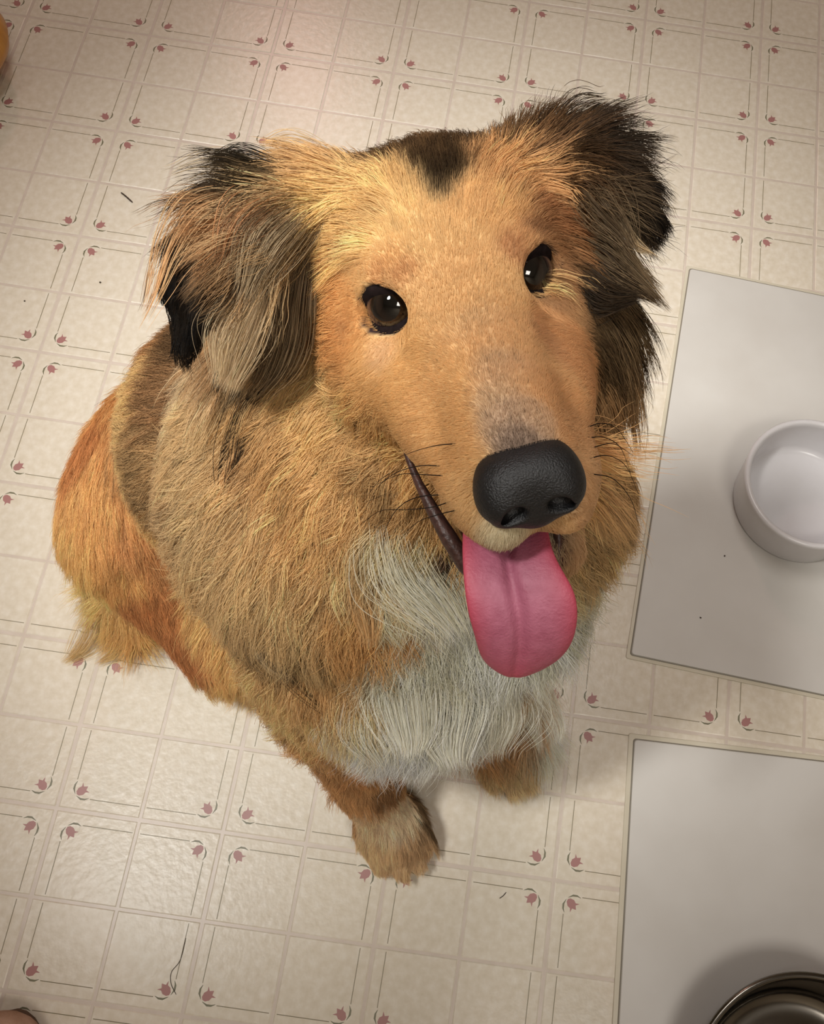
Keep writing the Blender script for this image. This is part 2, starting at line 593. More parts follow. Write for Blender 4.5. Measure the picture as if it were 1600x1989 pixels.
def cast(x, y, d=None):
    """where the sight line through this point of the photograph meets the body; else the nearest point of the body"""
    if d:
        q = BVH.find_nearest(Vector(at_d(x, y, d)))
        return np.array(q[0]), np.array(q[1])
    v = ray(x, y)
    v = v / np.linalg.norm(v)
    hit = BVH.ray_cast(Vector(CC), Vector(v))
    if hit[0] is None:
        best = None
        for d in np.linspace(0.3, 0.95, 40):
            q = BVH.find_nearest(Vector(at_d(x, y, d)))
            if best is None or q[3] < best[3]:
                best = q
        return np.array(best[0]), np.array(best[1])
    n = np.array(hit[1])
    return np.array(hit[0]), n


# ---- groom: (x, y, dx, dy, length mm, lift, clump, wave mm)
GROOM = [
    # round the eyes
    (742, 535, -.3, -1, 3, .2, .1, 0), (690, 560, -1, -.5, 3, .2, .1, 0), (680, 610, -1, .2, 3, .2, .1, 0), (720, 660, -.6, 1, 3, .2, .1, 0), (770, 655, -.3, 1, 3, .2, .1, 0), (805, 590, 0, -1, 3, .2, .1, 0),
    (1040, 465, .2, -1, 3, .2, .1, 0), (1085, 480, .9, -.5, 3, .2, .1, 0), (1098, 530, 1, .2, 4, .2, .1, 0), (1080, 575, .6, .9, 3, .2, .1, 0), (1040, 580, .2, 1, 3, .2, .1, 0), (1005, 530, -.2, -1, 3, .2, .1, 0),
    # muzzle and forehead
    (1000, 820, -.25, -1, 4, .25, .1, 0), (960, 700, -.2, -1, 5, .25, .1, 0), (1040, 720, .1, -1, 5, .25, .1, 0), (900, 600, -.15, -1, 5, .25, .1, 0),
    (980, 600, .1, -1, 5, .25, .1, 0), (880, 480, -.1, -1, 7, .25, .2, 0), (960, 480, .15, -1, 7, .25, .2, 0), (800, 440, -.35, -1, 8, .3, .2, 0),
    (860, 400, 0, -1, 9, .3, .25, 0), (800, 340, -.15, -1, 11, .35, .3, 0), (870, 290, 0, -1, 12, .35, .3, 0), (740, 290, -.3, -1, 14, .4, .3, 0),
    (960, 240, .15, -1, 14, .4, .3, 0), (1050, 250, .35, -1, 15, .4, .3, 0), (960, 380, .15, -1, 9, .3, .25, 0), (1020, 400, .35, -1, 8, .3, .2, 0),
    (700, 430, -.6, -.7, 9, .3, .25, 0), (640, 480, -.9, -.4, 11, .3, .25, 0), (640, 580, -1, .05, 10, .25, .25, 0), (680, 330, -.6, -.7, 14, .4, .3, 0),
    (620, 300, -.7, -.5, 18, .4, .35, 0), (820, 540, -.5, -.9, 5, .25, .1, 0), (780, 510, -.7, -.7, 5, .25, .1, 0),
    (720, 690, -1, .35, 8, .25, .2, 0), (640, 690, -.95, .45, 12, .3, .3, 1), (800, 720, -.9, .2, 5, .25, .1, 0), (850, 680, -.6, -.4, 5, .25, .1, 0),
    (780, 800, -.95, .35, 7, .25, .2, 0), (880, 800, -.8, .05, 5, .25, .1, 0), (900, 900, -1, .25, 5, .25, .1, 0), (830, 880, -1, .35, 6, .25, .1, 0),
    (870, 970, -.9, .5, 6, .25, .1, 0), (925, 1000, -.6, .9, 6, .3, .1, 0), (970, 1045, -.2, 1, 6, .4, .2, 0), (1060, 1040, .2, 1, 6, .4, .2, 0, .37),
    (1100, 780, .7, -.4, 5, .25, .1, 0), (1090, 660, .7, -.5, 6, .25, .1, 0), (1110, 580, .9, -.2, 8, .25, .2, 0), (1040, 450, .4, -1, 7, .25, .2, 0),
    (1100, 430, .8, -.6, 10, .3, .25, 0), (1130, 860, .9, .1, 4, .2, .1, 0), (1125, 960, .8, .5, 4, .2, .1, 0), (1110, 720, .8, -.2, 5, .2, .1, 0), (1130, 640, .9, .1, 9, .3, .2, 0),
    # cheek and ruff on the lit side
    (570, 680, -.7, .8, 26, .3, .5, 3), (600, 780, -.7, .75, 30, .3, .5, 4), (680, 800, -.75, .65, 20, .3, .4, 3), (720, 880, -.6, .8, 26, .3, .5, 4),
    (640, 900, -.6, .85, 36, .3, .5, 5), (540, 860, -.5, .9, 42, .3, .55, 5), (760, 960, -.3, 1, 32, .35, .5, 4), (700, 1010, -.35, 1, 44, .3, .55, 6),
    (600, 1030, -.6, .8, 46, .3, .55, 5), (500, 960, -.7, .65, 44, .3, .55, 4), (420, 900, -.85, .45, 38, .3, .5, 3), (340, 840, -1, .2, 34, .3, .5, 2),
    (320, 730, -.95, .1, 30, .3, .5, 2), (400, 760, -.7, .7, 34, .3, .5, 3), (350, 1000, -.85, .45, 40, .3, .5, 3), (450, 1100, -.6, .8, 48, .3, .55, 4),
    (540, 1160, -.25, 1, 50, .3, .55, 4), (640, 1130, -.15, 1, 50, .3, .55, 5), (420, 1180, -.5, .9, 42, .3, .5, 3), (560, 1270, .1, 1, 48, .3, .55, 4), (640, 1260, .25, 1, 50, .3, .55, 4),
    (480, 1230, -.05, 1, 36, .3, .5, 3),
    # throat and white bib
    (820, 1080, .2, 1, 46, .4, .6, 6, .50), (780, 1180, .2, 1, 60, .35, .6, 7, .55), (860, 1250, .2, 1, 62, .35, .6, 7, .56), (900, 1180, .2, 1, 60, .35, .6, 7, .53), (740, 1300, .0, 1, 60, .35, .6, 6), (980, 1230, .25, 1, 60, .35, .6, 6, .55),
    (860, 1350, .05, 1, 66, .35, .6, 5), (960, 1340, .1, 1, 66, .35, .6, 6), (1040, 1330, .3, 1, 60, .4, .6, 8), (720, 1380, .1, 1, 60, .35, .6, 4), (900, 1420, .05, 1, 60, .3, .6, 4), (1060, 1180, .3, 1, 50, .35, .6, 6, .53),
    # lower jaw
    (900, 1090, -.4, 1, 8, .3, .3, 1), (890, 1060, -.6, .8, 7, .3, .3, 1), (1000, 1150, 0, 1, 8, .3, .3, 1), (1090, 1060, .4, 1, 8, .3, .3, 1),
    # ruff on the far side
    (1100, 592, .5, .9, 3, .1, .1, 0), (1085, 570, .4, .9, 2.5, .1, .1, 0), (1108, 575, .6, .8, 3, .1, .1, 0), (1125, 590, .6, .8, 4, .1, .1, 0), (700, 640, -.8, .6, 2.5, .1, .1, 0), (685, 590, -1, 0, 2.5, .1, .1, 0), (1118, 562, .9, .2, 6, .2, .1, 0), (1112, 625, .8, .3, 6, .2, .2, 0), (1110, 680, .8, .3, 6, .2, .2, 0), (1160, 720, .5, .85, 18, .35, .5, 3, .49), (1170, 830, .55, .8, 28, .35, .5, 4, .49), (1180, 940, .55, .8, 34, .4, .5, 5, .50), (1160, 1040, .45, .9, 36, .4, .5, 5, .52), (1120, 1120, .4, .9, 38, .4, .5, 5, .53),
    # flank and haunch
    (210, 740, -.45, .9, 24, .2, .4, 1), (170, 850, -.2, 1, 26, .2, .4, 1), (240, 860, -.12, 1, 26, .18, .4, 1), (160, 980, -.1, 1, 30, .2, .4, 1),
    (230, 1000, .05, 1, 28, .18, .4, 1), (290, 1060, .3, 1, 26, .18, .4, 1), (330, 1170, .55, .85, 26, .18, .4, 1), (220, 1130, .25, 1, 28, .2, .4, 1),
    (130, 1080, -.15, 1, 34, .3, .45, 2), (160, 1180, -.1, 1, 40, .35, .5, 3), (280, 1240, .45, .9, 30, .25, .45, 2), (400, 1260, .65, .75, 24, .2, .4, 1), (180, 1230, -.5, .8, 48, .35, .5, 4),
    (440, 1310, -.1, .9, 30, .6, .6, 2),
    # forelegs and paws
    (600, 1370, -.05, 1, 26, .3, .5, 2), (560, 1350, -.6, .8, 40, .7, .6, 3), (545, 1400, -.7, .7, 40, .7, .6, 3), (650, 1470, -.1, 1, 22, .3, .4, 1), (610, 1460, -.7, .7, 32, .7, .6, 2),
    (720, 1500, .2, 1, 16, .25, .4, 1), (760, 1560, .3, 1, 18, .25, .6, 1), (800, 1580, .45, 1, 18, .25, .6, 1), (720, 1600, .1, 1, 18, .25, .6, 1), (760, 1660, .1, 1, 13, .25, .6, 0),
    (980, 1480, .25, 1, 18, .3, .6, 1), (1030, 1500, .35, 1, 18, .3, .6, 1), (940, 1490, .1, 1, 18, .3, .6, 1),
    # ear on the lit side
    (610, 340, -.9, .3, 30, .35, .5, 2), (540, 330, -1, .05, 34, .35, .5, 2), (470, 340, -.9, .5, 20, .25, .5, 2), (560, 420, -.8, .65, 48, .3, .55, 3),
    (480, 430, -.75, .75, 26, .25, .5, 2), (420, 440, -.6, .85, 11, .2, .5, 2), (520, 500, -.6, .85, 34, .3, .55, 3), (440, 520, -.5, .9, 12, .25, .5, 2), (350, 500, -.15, 1, 7, .1, .3, 0), (400, 580, -.1, 1, 8, .1, .3, 0), (335, 560, -.1, 1, 6, .1, .3, 0),
    (370, 600, -.05, 1, 9, .12, .3, 0), (362, 664, 0, 1, 11, .1, .9, 0), (590, 520, -.6, .85, 56, .35, .55, 3), (580, 600, -.5, .9, 56, .35, .55, 4),
    # ear on the shaded side
    (1110, 250, .8, -.25, 24, .35, .5, 1), (1170, 270, .9, .2, 16, .3, .5, 2), (1220, 320, .75, .55, 9, .25, .5, 1), (1255, 400, .45, .9, 9, .12, .3, 0), (1274, 440, .45, .9, 5, .12, .3, 0),
    (1130, 340, .85, .3, 26, .35, .55, 2), (1180, 370, .75, .6, 20, .25, .5, 2), (1130, 430, .65, .75, 50, .4, .55, 2), (1130, 520, .55, .85, 44, .4, .55, 2),
]

# ---- coat colours: (x, y, radius mm, colour, dark-hair share)
TAN, GOLD, PALE = (206, 158, 92), (196, 142, 70), (214, 178, 122)
COAT = [
    (900, 560, 16, (200, 154, 92), .02), (960, 640, 14, (198, 150, 92), .03), (860, 440, 14, (208, 164, 100), .03), (780, 440, 16, (218, 176, 108), .02), (700, 400, 16, (214, 170, 100), .04),
    (940, 400, 14, (210, 162, 96), .04), (980, 330, 12, (190, 140, 80), .10), (640, 520, 14, (202, 148, 76), .04), (660, 620, 12, (190, 134, 62), .03), (760, 720, 16, (206, 156, 84), .02),
    (860, 760, 16, (204, 154, 86), .02), (880, 880, 14, (206, 156, 88), .02), (900, 980, 12, (204, 160, 98), .02), (980, 720, 10, (190, 146, 100), .08), (985, 800, 9, (168, 136, 106), .16), (955, 770, 6, (182, 146, 106), .1), (1035, 800, 6, (178, 140, 102), .08), (975, 750, 6, (180, 144, 104), .1),
    (1000, 845, 6, (120, 96, 80), .25), (1060, 760, 10, (196, 144, 84), .03), (1110, 830, 9, (192, 142, 86), .03), (1140, 900, 7, (200, 154, 100), .03), (960, 1040, 7, (214, 196, 160), .02), (1060, 1050, 7, (214, 192, 156), .02),
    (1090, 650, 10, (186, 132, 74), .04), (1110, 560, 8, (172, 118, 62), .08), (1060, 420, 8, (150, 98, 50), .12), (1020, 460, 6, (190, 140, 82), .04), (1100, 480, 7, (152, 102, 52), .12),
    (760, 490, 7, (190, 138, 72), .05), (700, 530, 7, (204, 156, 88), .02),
    (1078, 582, 6, (150, 106, 60), .05), (1098, 560, 7, (140, 96, 54), .06), (1120, 590, 7, (160, 116, 66), .05), (735, 520, 5, (176, 122, 62), .06), (785, 520, 4, (168, 116, 60), .06), (1000, 480, 4, (160, 108, 58), .08), (1030, 440, 5, (140, 92, 48), .1), (625, 622, 4, (160, 106, 50), .05), (665, 632, 4, (158, 104, 50), .05), (745, 690, 7, (216, 172, 124), 0), (960, 700, 7, (172, 136, 96), .12), (930, 620, 8, (186, 148, 100), .06), (1065, 660, 7, (170, 120, 70), .05), (1020, 740, 7, (200, 152, 96), .03),  # eye-corner crease and right of the muzzle bridge: shade put into the coat
    # crown
    (700, 290, 10, (112, 78, 40), .35), (760, 268, 11, (82, 56, 28), .5), (900, 238, 12, (80, 54, 26), .5), (1000, 235, 12, (98, 66, 34), .4), (1060, 262, 12, (88, 60, 32), .45), (1100, 300, 12, (78, 54, 30), .5),
    (858, 378, 4, (70, 50, 26), .5), (858, 352, 6, (60, 42, 20), .6), (880, 330, 6, (74, 52, 26), .5), (830, 320, 6, (78, 54, 26), .5), (790, 300, 7, (84, 58, 28), .5), (740, 280, 7, (104, 72, 34), .35), (860, 290, 8, (74, 50, 22), .5), (800, 265, 8, (88, 58, 26), .45),
    (880, 250, 9, (90, 60, 28), .4), (940, 260, 8, (134, 94, 48), .3), (960, 230, 9, (116, 80, 40), .3), (1040, 230, 9, (108, 74, 38), .35), (1050, 300, 10, (128, 86, 42), .3), (1090, 350, 9, (96, 64, 32), .4),
    (620, 320, 11, (196, 150, 90), .12),
    # lit-side ear
    (560, 330, 9, (70, 56, 36), .6), (510, 320, 9, (48, 40, 28), .8), (450, 330, 9, (92, 68, 40), .5), (440, 400, 9, (140, 100, 58), .35), (380, 420, 7, (120, 90, 54), .4), (345, 480, 7, (40, 34, 28), .85), (350, 560, 8, (30, 26, 24), .9),
    (370, 630, 10, (26, 23, 22), .95), (480, 430, 9, (152, 104, 54), .3), (520, 480, 10, (142, 104, 60), .35), (560, 430, 9, (156, 130, 92), .35), (460, 520, 9, (112, 84, 52), .45), (560, 540, 12, (160, 134, 92), .3), (600, 480, 9, (110, 88, 54), .5),
    (580, 640, 11, (120, 96, 62), .45), (410, 570, 8, (60, 48, 36), .7),
    # shaded-side ear
    (1120, 250, 9, (70, 50, 28), .6), (1170, 240, 9, (52, 40, 26), .75), (1210, 290, 9, (62, 46, 30), .65), (1250, 370, 8, (30, 25, 20), .9), (1270, 430, 9, (24, 20, 18), .95), (1170, 320, 9, (84, 62, 38), .5), (1150, 390, 9, (120, 96, 64), .35),
    (1200, 360, 8, (76, 60, 40), .55), (1120, 440, 9, (74, 56, 32), .55), (1140, 520, 12, (92, 70, 42), .45), (1150, 580, 10, (106, 80, 48), .35),
    # cheek and ruff
    (600, 700, 14, (206, 160, 90), .04), (640, 780, 16, (206, 162, 96), .05), (560, 780, 14, (176, 136, 80), .2), (680, 900, 18, (196, 152, 90), .06), (600, 880, 18, (190, 146, 84), .12), (540, 860, 12, (150, 108, 60), .3), (740, 930, 10, (160, 124, 74), .2),
    (520, 960, 20, (192, 154, 100), .12), (640, 1000, 20, (198, 152, 90), .06), (420, 700, 18, (196, 166, 126), .2), (400, 820, 18, (188, 154, 104), .2), (330, 800, 14, (138, 98, 56), .35), (310, 880, 16, (150, 116, 70), .3), (270, 800, 14, (196, 158, 96), .1),
    (430, 950, 20, (188, 156, 108), .18), (360, 1000, 18, (176, 142, 96), .2), (480, 1060, 20, (194, 160, 110), .14), (420, 1120, 20, (184, 148, 96), .15), (560, 1120, 20, (190, 156, 104), .16), (520, 1220, 18, (160, 128, 80), .35), (600, 1230, 16, (168, 136, 86), .32),
    (700, 1060, 14, (196, 164, 114), .08), (760, 1030, 10, (190, 170, 130), .06), (700, 1160, 16, (190, 142, 76), .1), (650, 1280, 18, (190, 146, 86), .18), (760, 1170, 10, (186, 134, 66), .06),
    # bib
    (830, 1100, 14, (242, 232, 207), .0, .50), (840, 1200, 20, (246, 236, 214), .0, .55), (900, 1180, 18, (246, 238, 218), 0, .53), (800, 1280, 20, (240, 227, 201), .02), (880, 1350, 24, (250, 244, 228), .0), (760, 1400, 18, (252, 248, 237), .0), (980, 1240, 22, (248, 242, 224), 0, .55),
    (1000, 1330, 26, (248, 242, 226), .0), (1050, 1400, 20, (246, 240, 220), .0), (900, 1440, 18, (248, 240, 222), .0), (710, 1330, 12, (223, 192, 141), .06), (1080, 1200, 20, (242, 234, 211), .0, .54), (760, 1060, 9, (223, 204, 164), .04, .47), (790, 1130, 10, (236, 221, 190), .02, .50),
    # lower jaw
    (900, 1090, 8, (190, 164, 128), .05), (885, 1040, 6, (110, 78, 60), .2), (1000, 1150, 10, (214, 196, 164), 0), (1090, 1060, 8, (170, 130, 84), .05),
    # shaded cheek ruff
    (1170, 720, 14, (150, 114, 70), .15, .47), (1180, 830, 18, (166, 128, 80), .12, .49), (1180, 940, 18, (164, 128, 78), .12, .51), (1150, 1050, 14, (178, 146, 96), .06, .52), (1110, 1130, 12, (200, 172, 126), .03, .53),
    # flank
    (200, 740, 16, (192, 134, 64), .1), (170, 820, 16, (172, 112, 51), .15), (240, 800, 14, (190, 134, 67), .12), (190, 950, 18, (196, 143, 73), .06), (250, 950, 16, (187, 132, 67), .1), (270, 1050, 16, (183, 127, 67), .1),
    (220, 1080, 16, (198, 145, 73), .05), (150, 1050, 16, (211, 160, 85), .03), (130, 1120, 14, (220, 171, 94), .02), (300, 1160, 16, (170, 110, 51), .12), (370, 1230, 16, (164, 103, 47), .12), (250, 1210, 16, (205, 151, 76), .05), (330, 1050, 12, (211, 165, 96), .06),
    (400, 1180, 14, (213, 165, 94), .06), (450, 1250, 16, (213, 160, 87), .05), (180, 1230, 16, (224, 182, 105), .02), (480, 1320, 18, (213, 165, 96), .05),
    # legs
    (580, 1370, 20, (216, 172, 110), .05), (640, 1450, 16, (208, 158, 98), .06), (700, 1500, 12, (150, 98, 48), .15), (740, 1530, 10, (130, 88, 46), .2), (760, 1580, 10, (222, 192, 156), .04), (720, 1590, 10, (220, 184, 142), .05),
    (810, 1560, 8, (120, 92, 58), .2), (800, 1640, 8, (176, 140, 98), .1), (740, 1660, 9, (222, 184, 134), .03), (780, 1690, 8, (216, 178, 130), .03), (960, 1490, 14, (196, 166, 118), .12), (1020, 1500, 14, (212, 180, 132), .08), (985, 1440, 14, (214, 184, 140), .05),
]


def guides():
    pos, val = [], []
    for x, y, dx, dy, L, lift, cl, wv, *dep in GROOM:
        p, n = cast(x, y, *dep)
        if DEBUG:
            print('G', x, y, L, round(float((RR @ (p - CC))[2]), 3))
        v = dx * RR[0] + dy * RR[1]
        w = p - CC; w /= np.linalg.norm(w)
        dn = w @ n
        if dn > -0.25:
            dn = -0.25
        t = v - w * ((v @ n) / dn)
        t = t - n * (t @ n)
        t /= np.linalg.norm(t) + 1e-9
        pos.append(p); val.append([*t, L, lift, cl, wv])
    return np.array(pos), np.array(val)


def unseen_guides():
    """sides the photograph does not show: hair lies backwards and down"""
    back = -FW
    out = []
    for p, d, L in (((0.20, 0.34, 0.42), back * 0.8 - UP * 0.5, 38), ((0.10, 0.38, 0.30), back * 0.7 - UP * 0.7, 30), ((0.0, 0.36, 0.15), back * 0.4 - UP, 34), ((0.18, 0.37, 0.2), back * 0.2 - UP, 28),
                    ((0.33, 0.28, 0.45), -SD * 0.4 - UP * 0.9, 46), ((0.36, 0.22, 0.36), -SD * 0.3 - UP, 48), ((0.38, 0.18, 0.25), FW * 0.2 - UP, 36), ((0.28, 0.32, 0.46), back * .6 - UP * .8, 44),
                    ((0.25, 0.34, 0.14), FW * 0.3 - UP, 24), ((0.39, 0.13, 0.12), -UP, 18), ((0.30, 0.30, 0.56), back * 0.5 - UP * 0.8, 30), ((0.28, 0.06, 0.15), -UP, 20), ((0.2, 0.2, 0.1), -UP, 20),
                    ((0.36, 0.10, 0.17), -UP, 40), ((0.33, 0.07, 0.2), -UP, 55)):
        q = BVH.find_nearest(Vector(p))
        n = np.array(q[1]); d = np.array(d) - n * (np.array(d) @ n); d /= np.linalg.norm(d)
        out.append((np.array(q[0]), [*d, L, .3, .5, 3]))
    return np.array([o[0] for o in out]), np.array([o[1] for o in out])


def rbf(P_, pos, sig, val):
    out = np.zeros((len(P_), val.shape[1]))
    for a in range(0, len(P_), 20000):
        q = P_[a:a + 20000]
        d2 = ((q[:, None, :] - pos[None]) ** 2).sum(-1)
        e = -d2 / (2 * sig[None] ** 2)
        e -= e.max(1, keepdims=True)
        w = np.exp(e)
        out[a:a + 20000] = (w @ val) / w.sum(1, keepdims=True)
    return out


gp1, gv1 = guides()
gp2, gv2 = unseen_guides()
gp, gv = np.concatenate([gp1, gp2]), np.concatenate([gv1, gv2])
# guide reach grows with hair length
gsig = np.clip(0.0055 + gv[:, 3] * 0.00038, 0.0055, 0.024)
gv[:, 3] = np.log(gv[:, 3])
VG = rbf(BV, gp, gsig, gv)
VG[:, 3] = np.exp(VG[:, 3])

cpos, csig, cval = [], [], []
for x, y, s, c, dk, *dep in COAT:
    p, n = cast(x, y, *dep)
    if DEBUG:
        print('C', x, y, c, round(float((RR @ (p - CC))[2]), 3))
    cpos.append(p); csig.append(max(0.6 * s, 3.0) / 1000.0); cval.append([*srgb(*c), dk])
for p, c, dk in (((0.20, 0.34, 0.42), (110, 78, 44), .4), ((0.10, 0.38, 0.30), (150, 104, 54), .2), ((0.0, 0.36, 0.15), (186, 136, 74), .1), ((0.18, 0.37, 0.2), (180, 130, 70), .1),
                 ((0.33, 0.28, 0.45), (180, 146, 98), .2), ((0.36, 0.22, 0.36), (190, 150, 96), .15), ((0.38, 0.18, 0.25), (196, 156, 100), .1), ((0.28, 0.32, 0.46), (150, 112, 66), .3),
                 ((0.25, 0.34, 0.14), (186, 138, 76), .1), ((0.39, 0.13, 0.12), (170, 124, 70), .1), ((0.30, 0.30, 0.56), (140, 100, 54), .3), ((0.28, 0.06, 0.15), (170, 124, 70), .1), ((0.2, 0.2, 0.1), (200, 160, 100), .05),
                 ((0.36, 0.10, 0.17), (228, 216, 194), 0)):
    q = BVH.find_nearest(Vector(p))
    cpos.append(np.array(q[0])); csig.append(0.02); cval.append([*srgb(*c), dk])
cpos, csig, cval = np.array(cpos), np.array(csig), np.array(cval)
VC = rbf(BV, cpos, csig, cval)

# skin under the coat
skin = material('skin_under_coat', (0.5, 0.4, 0.3), 0.8, spec=0.15)
nt = skin.node_tree
at_n = nt.nodes.new('ShaderNodeAttribute'); at_n.attribute_name = 'coat'
nt.links.new(at_n.outputs['Color'], nt.nodes['Principled BSDF'].inputs['Base Color'])
body = np_mesh('body', BV, BF, skin, dog)
att = body.data.attributes.new('coat', 'FLOAT_COLOR', 'POINT')
LH = (BV - HO) @ HR                       # head coordinates of every vertex
mouth = (LH[:, 0] > -0.040) & (LH[:, 0] < 0.016) & (LH[:, 1] > 0.0) & (LH[:, 1] < 0.10) & (LH[:, 2] < -0.052 - 0.10 * LH[:, 1]) & (LH[:, 2] > -0.066 - 0.46 * LH[:, 1])
sk = np.concatenate([coat_lift(VC[:, :3]) * 0.85, np.ones((len(BV), 1))], 1)
sk[mouth, :3] = srgb(70, 38, 36)
for s in (-1, 1):
    c, d = EYES[s]
    v = LH - c
    dist = np.linalg.norm(v, axis=1)
    sk[(dist < 0.0165) & ((v @ d) / dist > 0.56), :3] = srgb(52, 38, 38)
att.data.foreach_set('color', sk.astype(np.float32).ravel())


# ------------------------------------------------------------------ coat of hair
def hair_material(name, rough=0.5, gloss=0.2):
    m = bpy.data.materials.new(name)
    m.use_nodes = True
    nt = m.node_tree
    for n in list(nt.nodes):
        nt.nodes.remove(n)
    out = nt.nodes.new('ShaderNodeOutputMaterial')
    hb = nt.nodes.new('ShaderNodeBsdfPrincipled')
    hb.inputs['Roughness'].default_value = rough
    hb.inputs['Specular IOR Level'].default_value = gloss
    tr = nt.nodes.new('ShaderNodeBsdfTranslucent')
    ms = nt.nodes.new('ShaderNodeMixShader'); ms.inputs[0].default_value = 0.38
    a = nt.nodes.new('ShaderNodeAttribute'); a.attribute_name = 'col_root'
    b = nt.nodes.new('ShaderNodeAttribute'); b.attribute_name = 'col_tip'
    hi = nt.nodes.new('ShaderNodeHairInfo')
    mx = nt.nodes.new('ShaderNodeMix'); mx.data_type = 'RGBA'
    nt.links.new(hi.outputs['Intercept'], mx.inputs[0])
    nt.links.new(a.outputs['Color'], mx.inputs[6]); nt.links.new(b.outputs['Color'], mx.inputs[7])
    nt.links.new(mx.outputs[2], hb.inputs['Base Color']); nt.links.new(mx.outputs[2], tr.inputs['Color'])
    nt.links.new(hb.outputs[0], ms.inputs[1]); nt.links.new(tr.outputs[0], ms.inputs[2])
    nt.links.new(ms.outputs[0], out.inputs['Surface'])
    return m


HAIR = hair_material('dog_hair')


def hair_object(name, pts, rad, croot, ctip, parent, mat=HAIR):
    """pts (n, k, 3) world points of n strands"""
    n, k, _ = pts.shape
    hc = bpy.data.hair_curves.new(name)
    hc.add_curves([k] * n)
    hc.position_data.foreach_set('vector', pts.astype(np.float32).ravel())
    a = hc.attributes.get('radius') or hc.attributes.new('radius', 'FLOAT', 'POINT')
    a.data.foreach_set('value', rad.astype(np.float32).ravel())
    for nm, c in (('col_root', croot), ('col_tip', ctip)):
        a = hc.attributes.new(nm, 'FLOAT_COLOR', 'CURVE')
        a.data.foreach_set('color', np.concatenate([c, np.ones((n, 1))], 1).astype(np.float32).ravel())
    hc.materials.append(mat)
    o = bpy.data.objects.new(name, hc)
    COL.objects.link(o)
    child_of(o, parent)
    return o


